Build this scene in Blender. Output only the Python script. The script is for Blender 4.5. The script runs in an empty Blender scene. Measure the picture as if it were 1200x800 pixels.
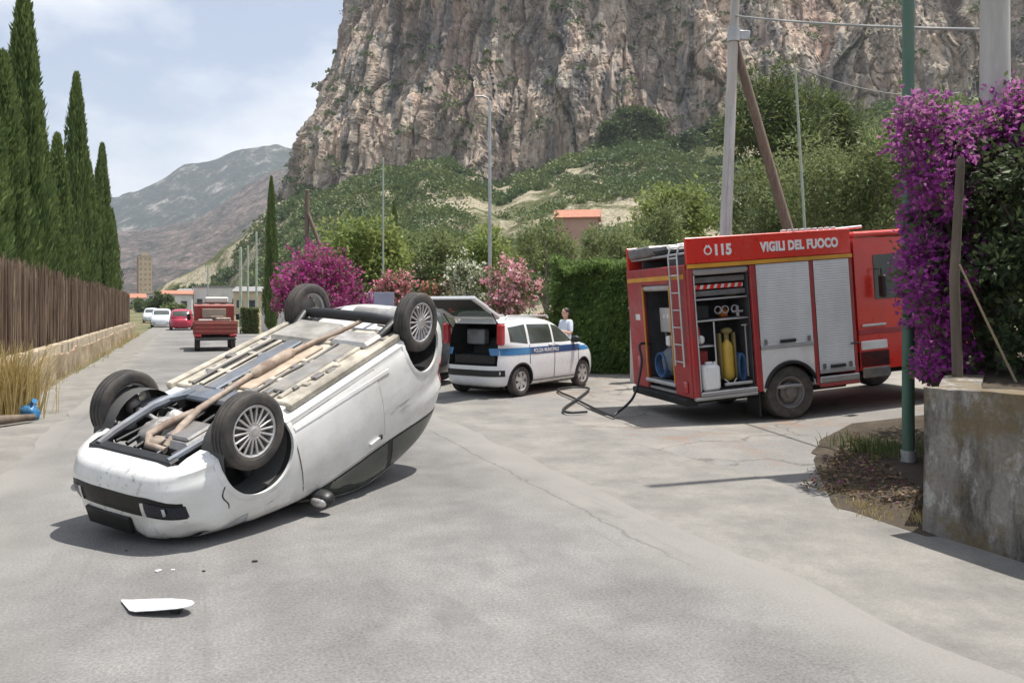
import bpy, bmesh, math, random
import numpy as np
from mathutils import Vector, Matrix, Euler

scene = bpy.context.scene
COL = scene.collection
R = math.radians

# ------------------------------------------------------------------ camera
EYE = 1.75
cam_d = bpy.data.cameras.new('camera')
cam_d.sensor_fit = 'HORIZONTAL'; cam_d.sensor_width = 36.0
cam_d.lens = 27.0                      # 900 px focal length on a 1200 px wide frame
cam_d.shift_y = -42.0 / 1200.0         # horizon a little above the middle of the frame
cam_d.clip_start = 0.1; cam_d.clip_end = 9000
cam = bpy.data.objects.new('camera', cam_d); COL.objects.link(cam)
cam.location = (0, 0, EYE); cam.rotation_euler = (R(90), 0, 0)
scene.camera = cam

# ------------------------------------------------------------------ sun and sky
SUN_EL = 73.5
SUN_PLAN = Vector((0.95, 0.31)).normalized()         # towards the sun, seen from above
sd = bpy.data.lights.new('sun', 'SUN'); sd.energy = 4.6; sd.angle = R(0.53); sd.color = (1.0, 0.955, 0.89)
so = bpy.data.objects.new('sun', sd); COL.objects.link(so)
ce, se = math.cos(R(SUN_EL)), math.sin(R(SUN_EL))
sdir = Vector((SUN_PLAN.x * ce, SUN_PLAN.y * ce, se))
so.rotation_euler = sdir.to_track_quat('Z', 'Y').to_euler(); so.location = (30, 20, 60)

world = bpy.data.worlds.new('World'); scene.world = world; world.use_nodes = True
wn = world.node_tree.nodes; wl = world.node_tree.links
wn.clear()
wo = wn.new('ShaderNodeOutputWorld'); bg = wn.new('ShaderNodeBackground'); bg.inputs['Strength'].default_value = 0.105
sky = wn.new('ShaderNodeTexSky'); sky.sky_type = 'NISHITA'; sky.sun_disc = False
sky.sun_elevation = R(SUN_EL); sky.sun_rotation = math.atan2(SUN_PLAN.x, SUN_PLAN.y)
sky.altitude = 50; sky.air_density = 1.0; sky.dust_density = 2.2; sky.ozone_density = 1.0
tc = wn.new('ShaderNodeTexCoord'); mp = wn.new('ShaderNodeMapping'); mp.inputs['Scale'].default_value = (1.0, 1.0, 1.9)
mp.inputs['Location'].default_value = (1.3, 0.4, 0.03)
nz = wn.new('ShaderNodeTexNoise'); nz.inputs['Scale'].default_value = 2.2; nz.inputs['Detail'].default_value = 9; nz.inputs['Roughness'].default_value = 0.56
rp = wn.new('ShaderNodeValToRGB'); rp.color_ramp.elements[0].position = 0.46; rp.color_ramp.elements[0].color = (0.24, 0.24, 0.24, 1)
rp.color_ramp.elements[1].position = 0.61; rp.color_ramp.elements[1].color = (0.9, 0.9, 0.9, 1)
mx = wn.new('ShaderNodeMixRGB'); mx.inputs['Color2'].default_value = (7.0, 7.2, 7.5, 1)
wl.new(tc.outputs['Generated'], mp.inputs['Vector']); wl.new(mp.outputs['Vector'], nz.inputs['Vector'])
wl.new(nz.outputs['Fac'], rp.inputs['Fac']); wl.new(rp.outputs['Color'], mx.inputs['Fac'])
wl.new(sky.outputs['Color'], mx.inputs['Color1']); wl.new(mx.outputs['Color'], bg.inputs['Color'])
wl.new(bg.outputs['Background'], wo.inputs['Surface'])

scene.view_settings.view_transform = 'Standard'; scene.view_settings.look = 'None'
scene.view_settings.exposure = 0.58; scene.view_settings.gamma = 1.0; scene.view_settings.use_curve_mapping = False
scene.render.engine = 'CYCLES'
scene.cycles.use_denoising = True
scene.cycles.max_bounces = 6; scene.cycles.diffuse_bounces = 3; scene.cycles.glossy_bounces = 3
scene.cycles.transmission_bounces = 3; scene.cycles.transparent_max_bounces = 6; scene.cycles.volume_bounces = 0
scene.cycles.caustics_reflective = False; scene.cycles.caustics_refractive = False

# ------------------------------------------------------------------ helpers
rng = np.random.default_rng(7)
random.seed(7)

def tag(o, label=None, cat=None, group=None, kind=None):
    if label: o['label'] = label
    if cat: o['category'] = cat
    if group: o['group'] = group
    if kind: o['kind'] = kind
    return o

def empty(name, loc=(0, 0, 0), rz=0.0, label=None, cat=None, group=None, rot=None):
    o = bpy.data.objects.new(name, None); COL.objects.link(o)
    o.empty_display_size = 0.2
    o.location = loc; o.rotation_euler = rot if rot else (0, 0, rz)
    return tag(o, label, cat, group)

def link_mesh(name, me, mat, parent=None):
    o = bpy.data.objects.new(name, me); COL.objects.link(o)
    for m in (mat if isinstance(mat, (list, tuple)) else [mat]):
        me.materials.append(m)
    if parent is not None: o.parent = parent
    return o

def np_mesh(name, V, F, smooth=False):
    """V (n,3) array, F (m,k) array of equal-size faces."""
    V = np.asarray(V, np.float32); F = np.asarray(F, np.int32)
    me = bpy.data.meshes.new(name)
    me.vertices.add(len(V)); me.vertices.foreach_set('co', V.ravel())
    k = F.shape[1]
    me.loops.add(F.size); me.loops.foreach_set('vertex_index', F.ravel())
    me.polygons.add(len(F)); me.polygons.foreach_set('loop_start', np.arange(0, F.size, k, dtype=np.int32))
    me.polygons.foreach_set('loop_total', np.full(len(F), k, np.int32))
    me.polygons.foreach_set('use_smooth', np.full(len(F), smooth, bool))
    me.update(calc_edges=True); me.validate()
    return me

class MB:
    """collects shapes; build() links them as ONE mesh object"""
    def __init__(s): s.v = []; s.f = []; s.m = []; s.mat = 0
    def add(s, V, F):
        n = len(s.v); s.v += [tuple(p) for p in V]; s.f += [tuple(i + n for i in q) for q in F]; s.m += [s.mat] * len(F); return s
    def box(s, x0, x1, y0, y1, z0, z1, bev=0.0, M=None):
        if bev <= 0:
            V = [(x, y, z) for x in (x0, x1) for y in (y0, y1) for z in (z0, z1)]
            F = [(0, 1, 3, 2), (4, 6, 7, 5), (0, 4, 5, 1), (2, 3, 7, 6), (0, 2, 6, 4), (1, 5, 7, 3)]
        else:
            b = min(bev, (x1 - x0) * .45, (y1 - y0) * .45, (z1 - z0) * .45)
            V = []; F = []
            idx = {}
            for i, x in enumerate((x0, x1)):
                for j, y in enumerate((y0, y1)):
                    for k, z in enumerate((z0, z1)):
                        sx = b if i == 0 else -b; sy = b if j == 0 else -b; sz = b if k == 0 else -b
                        idx[i, j, k, 'x'] = len(V); V.append((x, y + sy, z + sz))
                        idx[i, j, k, 'y'] = len(V); V.append((x + sx, y, z + sz))
                        idx[i, j, k, 'z'] = len(V); V.append((x + sx, y + sy, z))
            g = lambda i, j, k, a: idx[i, j, k, a]
            for i in (0, 1):
                q = [g(i, 0, 0, 'x'), g(i, 1, 0, 'x'), g(i, 1, 1, 'x'), g(i, 0, 1, 'x')]; F.append(q if i else q[::-1])
                q = [g(0, i, 0, 'y'), g(0, i, 1, 'y'), g(1, i, 1, 'y'), g(1, i, 0, 'y')]; F.append(q if i else q[::-1])
                q = [g(0, 0, i, 'z'), g(1, 0, i, 'z'), g(1, 1, i, 'z'), g(0, 1, i, 'z')]; F.append(q if i else q[::-1])
            for i in (0, 1):
                for j in (0, 1):
                    F.append([g(i, j, 0, 'x'), g(i, j, 1, 'x'), g(i, j, 1, 'y'), g(i, j, 0, 'y')] if i == j else [g(i, j, 0, 'y'), g(i, j, 1, 'y'), g(i, j, 1, 'x'), g(i, j, 0, 'x')])
                    F.append([g(i, 0, j, 'x'), g(i, 1, j, 'x'), g(i, 1, j, 'z'), g(i, 0, j, 'z')] if i != j else [g(i, 0, j, 'z'), g(i, 1, j, 'z'), g(i, 1, j, 'x'), g(i, 0, j, 'x')])
                    F.append([g(0, i, j, 'y'), g(1, i, j, 'y'), g(1, i, j, 'z'), g(0, i, j, 'z')] if i == j else [g(0, i, j, 'z'), g(1, i, j, 'z'), g(1, i, j, 'y'), g(0, i, j, 'y')])
            for i in (0, 1):
                for j in (0, 1):
                    for k in (0, 1):
                        t = [g(i, j, k, 'x'), g(i, j, k, 'y'), g(i, j, k, 'z')]
                        F.append(t if (i + j + k) % 2 else t[::-1])
        if M is not None: V = [M @ Vector(p) for p in V]
        return s.add(V, F)
    def tube(s, pts, r, n=8, cap=True):
        pts = [Vector(p) for p in pts]; rs = r if isinstance(r, (list, tuple)) else [r] * len(pts)
        V = []; F = []
        t0 = (pts[1] - pts[0]).normalized()
        u = t0.orthogonal().normalized()
        for i, p in enumerate(pts):
            t = (pts[min(i + 1, len(pts) - 1)] - pts[max(i - 1, 0)]).normalized()
            u = (u - t * u.dot(t)); u = u.normalized() if u.length > 1e-6 else t.orthogonal().normalized()
            w = t.cross(u)
            for k in range(n):
                a = 2 * math.pi * k / n
                V.append(p + (u * math.cos(a) + w * math.sin(a)) * rs[i])
        for i in range(len(pts) - 1):
            for k in range(n):
                a, b = i * n + k, i * n + (k + 1) % n
                F.append((a, b, b + n, a + n))
        if cap:
            F.append(tuple(range(n))[::-1]); F.append(tuple((len(pts) - 1) * n + k for k in range(n)))
        return s.add(V, F)
    def lathe(s, prof, n=32, M=None, closed=False):
        """prof: list of (r, y) spun about the Y axis"""
        V = []; F = []
        for r_, y in prof:
            for k in range(n):
                a = 2 * math.pi * k / n
                V.append(Vector((r_ * math.cos(a), y, r_ * math.sin(a))))
        m = len(prof)
        for i in range(m if closed else m - 1):
            for k in range(n):
                a, b = i * n + k, i * n + (k + 1) % n; j = ((i + 1) % m) * n
                F.append((a, j + k, j + (k + 1) % n, b))
        if M is not None: V = [M @ p for p in V]
        return s.add(V, F)
    def blob(s, c, rad, n=10, jit=0.0, M=None, e=1.0):
        V = []; F = []; nv = n
        for i in range(nv + 1):
            th = math.pi * i / nv
            for k in range(2 * n):
                a = math.pi * k / n
                x, y, z = math.sin(th) * math.cos(a), math.sin(th) * math.sin(a), math.cos(th)
                if e != 1.0:
                    sg = lambda t: math.copysign(abs(t) ** e, t)
                    x, y, z = sg(x), sg(y), sg(z)
                q = 1 + jit * (random.random() - .5)
                V.append(Vector((c[0] + rad[0] * x * q, c[1] + rad[1] * y * q, c[2] + rad[2] * z * q)))
        for i in range(nv):
            for k in range(2 * n):
                a, b = i * 2 * n + k, i * 2 * n + (k + 1) % (2 * n)
                F.append((a, a + 2 * n, b + 2 * n, b))
        if M is not None: V = [M @ p for p in V]
        return s.add(V, F)
    def prism(s, poly, y0, y1, axis='y', M=None):
        """polygon in (a,b) extruded along axis: y -> (a,y,b); z -> (a,b,z); x -> (x,a,b)"""
        mk = {'y': lambda a, b, t: (a, t, b), 'z': lambda a, b, t: (a, b, t), 'x': lambda a, b, t: (t, a, b)}[axis]
        n = len(poly); V = [mk(a, b, y0) for a, b in poly] + [mk(a, b, y1) for a, b in poly]
        F = [tuple(range(n))[::-1], tuple(range(n, 2 * n))] + [(i, (i + 1) % n, n + (i + 1) % n, n + i) for i in range(n)]
        if M is not None: V = [M @ Vector(p) for p in V]
        return s.add(V, F)
    def build(s, name, mat, parent=None, smooth=False, fix=True):
        me = bpy.data.meshes.new(name); me.from_pydata([tuple(p) for p in s.v], [], s.f)
        if fix:
            bm = bmesh.new(); bm.from_mesh(me)
            bmesh.ops.remove_doubles(bm, verts=bm.verts, dist=1e-6)
            bmesh.ops.recalc_face_normals(bm, faces=bm.faces); bm.to_mesh(me); bm.free()
        elif any(s.m): me.polygons.foreach_set('material_index', s.m)
        if smooth: smooth_mesh(me, 40 if smooth is True else smooth)
        me.update()
        return link_mesh(name, me, mat, parent)

def smooth_mesh(me, deg=40):
    me.polygons.foreach_set('use_smooth', [True] * len(me.polygons))
    bm = bmesh.new(); bm.from_mesh(me); c = math.cos(R(deg))
    for e in bm.edges:
        if len(e.link_faces) == 2 and e.link_faces[0].normal.dot(e.link_faces[1].normal) < c: e.smooth = False
    bm.to_mesh(me); bm.free()

def copy_tree(o, parent=None):
    c = o.copy(); COL.objects.link(c); c.parent = parent
    for ch in list(o.children): copy_tree(ch, c)
    return c

# ------------------------------------------------------------------ noise in numpy
_perm = np.random.default_rng(11).permutation(256).astype(np.int64)
_grad = np.random.default_rng(12).uniform(-1, 1, 256)
def vnoise(x, y, z):
    xi, yi, zi = np.floor(x).astype(np.int64), np.floor(y).astype(np.int64), np.floor(z).astype(np.int64)
    fx, fy, fz = x - xi, y - yi, z - zi
    s = lambda t: t * t * t * (t * (t * 6 - 15) + 10)
    u, v, w = s(fx), s(fy), s(fz)
    def h(a, b, c): return _grad[_perm[(_perm[(_perm[a & 255] + b) & 255] + c) & 255]]
    l = lambda a, b, t: a + (b - a) * t
    return l(l(l(h(xi, yi, zi), h(xi + 1, yi, zi), u), l(h(xi, yi + 1, zi), h(xi + 1, yi + 1, zi), u), v),
             l(l(h(xi, yi, zi + 1), h(xi + 1, yi, zi + 1), u), l(h(xi, yi + 1, zi + 1), h(xi + 1, yi + 1, zi + 1), u), v), w)
def fbm(x, y, z, o=5, lac=2.03, g=0.5):
    t = 0; a = 1.0; n = 0
    for i in range(o):
        t = t + a * vnoise(x + i * 17.3, y + i * 5.1, z + i * 9.7); n += a; a *= g; x, y, z = x * lac, y * lac, z * lac
    return t / n
def ridged(x, y, z, o=5, lac=2.1, g=0.55):
    t = 0; a = 1.0; n = 0
    for i in range(o):
        t = t + a * (1 - 2 * np.abs(vnoise(x + i * 7.3, y + i * 3.1, z + i * 1.7))); n += a; a *= g; x, y, z = x * lac, y * lac, z * lac
    return t / n
def cells(x, y, seed=0):
    """cell noise: (cell value -1..1, second value, distance to the cell border, offset from the cell centre)"""
    xi, yi = np.floor(x).astype(np.int64), np.floor(y).astype(np.int64)
    b1 = np.full(x.shape, 9.); b2 = np.full(x.shape, 9.); v1 = np.zeros(x.shape); v2 = np.zeros(x.shape); ox = np.zeros(x.shape); oy = np.zeros(x.shape)
    for i in (-1, 0, 1):
        for j in (-1, 0, 1):
            a, b = xi + i, yi + j
            h = _perm[(_perm[(a + seed * 31) & 255] + b) & 255]; h2 = _perm[(h + 77) & 255]; h3 = _perm[(h2 + 19) & 255]
            dx, dy = a + .5 + .42 * _grad[h] - x, b + .5 + .42 * _grad[h2] - y
            d = np.hypot(dx, dy); n1 = d < b1
            b2 = np.where(n1, b1, np.minimum(b2, d)); v1 = np.where(n1, _grad[h3], v1); v2 = np.where(n1, _grad[_perm[(h3 + 5) & 255]], v2)
            ox = np.where(n1, dx, ox); oy = np.where(n1, dy, oy); b1 = np.where(n1, d, b1)
    return v1, v2, b2 - b1, ox, oy
def pchip(xs, ys, x):
    """smooth monotone interpolation"""
    xs = np.asarray(xs, float); ys = np.asarray(ys, float); x = np.asarray(x, float)
    sgn = 1 if xs[-1] > xs[0] else -1
    if sgn < 0: xs, ys = xs[::-1], ys[::-1]
    h = np.diff(xs); d = np.diff(ys) / h
    m = np.zeros(len(xs)); m[0], m[-1] = d[0], d[-1]
    for i in range(1, len(xs) - 1):
        if d[i - 1] * d[i] > 0:
            w1, w2 = 2 * h[i] + h[i - 1], h[i] + 2 * h[i - 1]; m[i] = (w1 + w2) / (w1 / d[i - 1] + w2 / d[i])
    i = np.clip(np.searchsorted(xs, x) - 1, 0, len(xs) - 2)
    t = np.clip((x - xs[i]) / h[i], 0, 1)
    return (2*t**3 - 3*t**2 + 1) * ys[i] + (t**3 - 2*t**2 + t) * h[i] * m[i] + (-2*t**3 + 3*t**2) * ys[i + 1] + (t**3 - t**2) * h[i] * m[i + 1]

# ------------------------------------------------------------------ materials
def nmat(name):
    m = bpy.data.materials.new(name); m.use_nodes = True
    nt = m.node_tree; b = nt.nodes['Principled BSDF']
    return m, nt, b
def ramp(nt, stops, fac=None, interp='LINEAR'):
    n = nt.nodes.new('ShaderNodeValToRGB'); cr = n.color_ramp; cr.interpolation = interp
    while len(cr.elements) < len(stops): cr.elements.new(0.5)
    for e, (p, c) in zip(cr.elements, stops): e.position = p; e.color = (c[0], c[1], c[2], 1)
    if fac is not None: nt.links.new(fac, n.inputs['Fac'])
    return n.outputs['Color']
def noise(nt, scale, detail=5, rough=0.55, coord='Object', stretch=None, dist=0.0, loc=None):
    n = nt.nodes.new('ShaderNodeTexNoise'); n.inputs['Scale'].default_value = scale; n.inputs['Detail'].default_value = detail
    n.inputs['Roughness'].default_value = rough; n.inputs['Distortion'].default_value = dist
    t = nt.nodes.new('ShaderNodeTexCoord'); src = t.outputs[coord] if coord != 'Position' else nt.nodes.new('ShaderNodeNewGeometry').outputs['Position']
    if stretch or loc:
        mpn = nt.nodes.new('ShaderNodeMapping')
        if stretch: mpn.inputs['Scale'].default_value = stretch
        if loc: mpn.inputs['Location'].default_value = loc
        nt.links.new(src, mpn.inputs['Vector']); src = mpn.outputs['Vector']
    nt.links.new(src, n.inputs['Vector'])
    return n.outputs['Fac']
def mixc(nt, a, b, fac, mode='MIX'):
    n = nt.nodes.new('ShaderNodeMixRGB'); n.blend_type = mode
    for s, i in ((fac, 'Fac'), (a, 'Color1'), (b, 'Color2')):
        if hasattr(s, 'links') or hasattr(s, 'is_linked'): nt.links.new(s, n.inputs[i])
        elif i == 'Fac': n.inputs[i].default_value = s
        else: n.inputs[i].default_value = (s[0], s[1], s[2], 1)
    return n.outputs['Color']
def bump(nt, b, h, strength=0.3, dist=0.02):
    n = nt.nodes.new('ShaderNodeBump'); n.inputs['Strength'].default_value = strength; n.inputs['Distance'].default_value = dist
    nt.links.new(h, n.inputs['Height']); nt.links.new(n.outputs['Normal'], b.inputs['Normal'])
def math_n(nt, op, a, b=None, clamp=False):
    n = nt.nodes.new('ShaderNodeMath'); n.operation = op; n.use_clamp = clamp
    for i, s in enumerate((a, b)):
        if s is None: continue
        if isinstance(s, (int, float)): n.inputs[i].default_value = s
        else: nt.links.new(s, n.inputs[i])
    return n.outputs[0]

def surf(name, c, rough=0.6, metal=0.0, var=0.12, scale=3.0, dirt=None, dirt_amt=0.35, dirt_scale=2.0, bmp=0.0, bscale=60, coat=0.0, spec=0.5, stretch=None):
    """general purpose paint / metal / stone: base colour with mottling, a layer of dirt, fine relief"""
    m, nt, b = nmat(name)
    lo = [max(0, x * (1 - var)) for x in c]; hi = [min(1, x * (1 + var)) for x in c]
    col = ramp(nt, [(0.3, lo), (0.7, hi)], noise(nt, scale, 4, stretch=stretch))
    if dirt:
        mask = ramp(nt, [(0.42, (0, 0, 0)), (0.72, (dirt_amt,) * 3)], noise(nt, dirt_scale, 7, 0.65, loc=(3.1, 1.7, 0.4), stretch=stretch))
        col = mixc(nt, col, dirt, mask)
    nt.links.new(col, b.inputs['Base Color'])
    b.inputs['Metallic'].default_value = metal; b.inputs['Specular IOR Level'].default_value = spec
    b.inputs['Coat Weight'].default_value = coat
    rr = ramp(nt, [(0.3, (max(0.02, rough - .08),) * 3), (0.7, (min(1, rough + .08),) * 3)], noise(nt, scale * 3, 3))
    nt.links.new(rr, b.inputs['Roughness'])
    if bmp > 0: bump(nt, b, noise(nt, bscale, 5), bmp, 0.01)
    return m

def leafmat(name, stops, transl=0.3, rough=0.55, tone=None, tone_scale=0.6):
    """foliage: colour differs from leaf to leaf and slowly through the crown"""
    m, nt, b = nmat(name)
    g = nt.nodes.new('ShaderNodeNewGeometry')
    col = ramp(nt, stops, g.outputs['Random Per Island'])
    if tone:
        col = mixc(nt, col, tone, ramp(nt, [(0.38, (0, 0, 0)), (0.68, (0.75,) * 3)], noise(nt, tone_scale, 3)))
    nt.links.new(col, b.inputs['Base Color']); b.inputs['Roughness'].default_value = rough
    b.inputs['Specular IOR Level'].default_value = 0.3
    out = nt.nodes['Material Output']
    if transl > 0:
        t = nt.nodes.new('ShaderNodeBsdfTranslucent'); nt.links.new(mixc(nt, col, (0.9, 1.0, 0.5), 0.15), t.inputs['Color'])
        ms = nt.nodes.new('ShaderNodeMixShader'); ms.inputs['Fac'].default_value = transl
        nt.links.new(b.outputs[0], ms.inputs[1]); nt.links.new(t.outputs[0], ms.inputs[2]); nt.links.new(ms.outputs[0], out.inputs['Surface'])
    return m
# ================================================================== THE SETTING
CA, SA = math.cos(R(22.74)), math.sin(R(22.74))
def RW(l, s, z=0.0):
    """road frame (across, along) -> world"""
    return Vector((CA * l - SA * s, SA * l + CA * s, z))
TRK = Vector((4.31, 11.75)); TYAW = R(14.0)
def yard_h(x, y):
    s = (x - TRK.x) * math.cos(TYAW) + (y - TRK.y) * math.sin(TYAW) + 0.15
    k = 0.35
    return np.minimum(0.079 * k * np.log1p(np.exp(np.clip(s / k, -30, 30))), 0.9)
def hill_z(x, y):
    x = np.asarray(x, float); y = np.maximum(np.asarray(y, float), 1.0)
    px = 600 + 900 * x / y; d = y
    Dc = pchip([-700, 330, 600, 1200, 2600], [420, 340, 300, 265, 240], np.clip(px, -700, 2600))
    yb = pchip([-700, 120, 160, 185, 250, 330, 430, 520, 620, 700, 760, 850, 1000, 1200, 2600],
               [359, 359, 350, 335, 292, 230, 203, 192, 186, 183, 170, 154, 142, 122, 100], np.clip(px, -700, 2600))
    zc = (358 - yb) * Dc / 900 * (1 + .26 * fbm(px / 75, px * 0 + 2.2, px * 0, 4) * np.clip((px - 250) / 120, 0, 1))
    D0 = pchip([-700, 230, 300, 420, 2600], [310, 310, 240, 70, 42], np.clip(px, -700, 2600)); u = (d - D0) / (Dc - D0)
    back = np.clip((px - 300) / 60, 0, 1)
    p = np.where(u < 1, np.clip(u, 0, 1) ** 1.22, 1 + (u - 1) * (back * 0.6 - (1 - back) * 1.2))
    z = zc * np.maximum(p, 0)
    n = fbm(x / 42, y / 42, z * 0 + 3.3, 5) * 7.0 * np.clip(u * 2.2, 0, 1) * np.clip(zc / 30, 0, 1)
    return z + n - 0.35
def ground_z(x, y):
    return float(max(yard_h(x, y) if y < 40 else -0.05, hill_z(np.array([x]), np.array([y]))[0] if y > 42 else -0.05))

# ---- materials of the setting
def m_asphalt():
    m, nt, b = nmat('asphalt')
    big = noise(nt, 0.22, 5, 0.6); mid = noise(nt, 1.6, 6, 0.65); fine = noise(nt, 55, 4, 0.8); grit = noise(nt, 190, 2, 0.9)
    col = ramp(nt, [(0.36, (0.128, 0.124, 0.119)), (0.64, (0.232, 0.225, 0.216))], mid)
    col = mixc(nt, col, ramp(nt, [(0.38, (0.130, 0.126, 0.121)), (0.62, (0.240, 0.233, 0.223))], big), 0.5)
    col = mixc(nt, col, ramp(nt, [(0.36, (0.35, 0.35, 0.35)), (0.64, (1.65, 1.65, 1.65))], fine), 0.45, 'MULTIPLY')
    col = mixc(nt, col, ramp(nt, [(0.62, (0, 0, 0)), (0.72, (1, 1, 1))], grit), 0.16, 'ADD')
    # lengthwise wheel tracks, a little smoother and darker, and dust blown to both edges
    tcn = nt.nodes.new('ShaderNodeTexCoord'); sp = nt.nodes.new('ShaderNodeSeparateXYZ'); nt.links.new(tcn.outputs['Object'], sp.inputs[0])
    wob = math_n(nt, 'MULTIPLY', math_n(nt, 'SUBTRACT', noise(nt, 0.5, 4), 0.5), 1.8)
    xx = math_n(nt, 'ADD', sp.outputs['X'], wob)
    tr = math_n(nt, 'SINE', math_n(nt, 'MULTIPLY', xx, 3.3))
    col = mixc(nt, col, (0.80, 0.80, 0.81), ramp(nt, [(0.5, (0, 0, 0)), (1.0, (0.45,) * 3)], tr), 'MULTIPLY')
    edge = ramp(nt, [(0.0, (0.75,) * 3), (0.09, (0.35,) * 3), (0.22, (0, 0, 0)), (0.83, (0, 0, 0)), (0.97, (0.7,) * 3)],
                math_n(nt, 'DIVIDE', math_n(nt, 'ADD', xx, 1.9), 5.6, True))
    col = mixc(nt, col, (0.255, 0.243, 0.220), edge)
    # old oil drips, rubbed-in rubber and patched spots
    col = mixc(nt, col, (0.115, 0.113, 0.11), ramp(nt, [(0.58, (0, 0, 0)), (0.68, (0.55,) * 3)], noise(nt, 0.75, 7, 0.72, stretch=(1, .45, 1), loc=(2.3, 7.7, 0))))
    col = mixc(nt, col, (0.31, 0.30, 0.285), ramp(nt, [(0.58, (0, 0, 0)), (0.68, (0.22,) * 3)], noise(nt, 0.5, 7, 0.75, stretch=(1, .5, 1), loc=(12.3, 3.7, 0))))
    col = mixc(nt, col, (0.13, 0.128, 0.125), ramp(nt, [(0.60, (0, 0, 0)), (0.70, (0.5,) * 3)], noise(nt, 2.2, 5, 0.7, stretch=(1, .05, 1), loc=(5, 5, 0))))
    # old longitudinal joint, opened here and there
    jx = math_n(nt, 'ABSOLUTE', math_n(nt, 'ADD', math_n(nt, 'SUBTRACT', sp.outputs['X'], 3.1), math_n(nt, 'MULTIPLY', math_n(nt, 'SUBTRACT', noise(nt, 2.5, 5, .7), 0.5), 0.22)))
    jl = math_n(nt, 'MULTIPLY', ramp(nt, [(0.0, (1, 1, 1)), (0.022, (0, 0, 0))], jx), ramp(nt, [(.44, (0, 0, 0)), (.52, (.5,) * 3)], noise(nt, .28, 3, loc=(1, 2.6, 0))))
    col = mixc(nt, col, (0.07, 0.068, 0.065), jl)
    # hairline cracks
    vo = nt.nodes.new('ShaderNodeTexVoronoi'); vo.feature = 'DISTANCE_TO_EDGE'; vo.inputs['Scale'].default_value = 0.33
    wv = nt.nodes.new('ShaderNodeVectorMath'); wv.operation = 'ADD'
    nn = nt.nodes.new('ShaderNodeTexNoise'); nn.inputs['Scale'].default_value = 1.7; nn.inputs['Detail'].default_value = 6; nt.links.new(tcn.outputs['Object'], nn.inputs['Vector'])
    nt.links.new(tcn.outputs['Object'], wv.inputs[0]); nt.links.new(nn.outputs['Color'], wv.inputs[1]); nt.links.new(wv.outputs[0], vo.inputs['Vector'])
    ck = ramp(nt, [(0.0, (1, 1, 1)), (0.006, (0, 0, 0))], vo.outputs['Distance'])
    col = mixc(nt, col, (0.10, 0.097, 0.09), mixc(nt, (0, 0, 0), ck, ramp(nt, [(0.5, (0, 0, 0)), (0.62, (0.4,) * 3)], noise(nt, 0.35, 3, loc=(9, 2, 0)))))
    nt.links.new(col, b.inputs['Base Color']); b.inputs['Roughness'].default_value = 0.88; b.inputs['Specular IOR Level'].default_value = 0.25
    bump(nt, b, mixc(nt, fine, grit, 0.5), 0.5, 0.006)
    return m
def m_concrete_yard():
    m, nt, b = nmat('yard_concrete')
    mid = noise(nt, 0.9, 7, 0.65, 'Position'); fine = noise(nt, 42, 5, 0.75, 'Position'); big = noise(nt, 0.25, 4, 0.6, 'Position', loc=(4, 8, 0))
    col = ramp(nt, [(0.30, (0.165, 0.156, 0.142)), (0.5, (0.245, 0.23, 0.205)), (0.70, (0.325, 0.302, 0.262))], mid)
    col = mixc(nt, col, (0.20, 0.195, 0.187), ramp(nt, [(0.45, (0, 0, 0)), (0.58, (0.8,) * 3)], big))
    col = mixc(nt, col, ramp(nt, [(0.32, (0.55,) * 3), (0.68, (1.4,) * 3)], fine), 0.4, 'MULTIPLY')
    col = mixc(nt, col, (0.24, 0.15, 0.10), ramp(nt, [(0.55, (0, 0, 0)), (0.64, (0.6,) * 3)], noise(nt, 0.55, 6, 0.7, 'Position', loc=(1, 5.5, 0))))
    vo = nt.nodes.new('ShaderNodeTexVoronoi'); vo.feature = 'DISTANCE_TO_EDGE'; vo.inputs['Scale'].default_value = 0.42
    g = nt.nodes.new('ShaderNodeNewGeometry'); wv = nt.nodes.new('ShaderNodeVectorMath'); wv.operation = 'ADD'
    nn = nt.nodes.new('ShaderNodeTexNoise'); nn.inputs['Scale'].default_value = 1.3; nn.inputs['Detail'].default_value = 5; nt.links.new(g.outputs['Position'], nn.inputs['Vector'])
    nt.links.new(g.outputs['Position'], wv.inputs[0]); nt.links.new(nn.outputs['Color'], wv.inputs[1]); nt.links.new(wv.outputs[0], vo.inputs['Vector'])
    col = mixc(nt, col, (0.11, 0.10, 0.09), ramp(nt, [(0.0, (0.8,) * 3), (0.011, (0, 0, 0))], vo.outputs['Distance']))
    nt.links.new(col, b.inputs['Base Color']); b.inputs['Roughness'].default_value = 0.92; b.inputs['Specular IOR Level'].default_value = 0.2
    bump(nt, b, fine, 0.45, 0.008)
    return m
def m_dust():
    m, nt, b = nmat('dusty_shoulder')
    mid = noise(nt, 1.4, 6, 0.7, 'Position'); fine = noise(nt, 70, 4, 0.8, 'Position')
    col = ramp(nt, [(0.3, (0.16, 0.154, 0.142)), (0.66, (0.262, 0.250, 0.226))], mid)
    col = mixc(nt, col, ramp(nt, [(0.3, (0.5,) * 3), (0.7, (1.45,) * 3)], fine), 0.4, 'MULTIPLY')
    nt.links.new(col, b.inputs['Base Color']); b.inputs['Roughness'].default_value = 0.95; b.inputs['Specular IOR Level'].default_value = 0.15
    bump(nt, b, fine, 0.5, 0.008)
    return m
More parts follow.
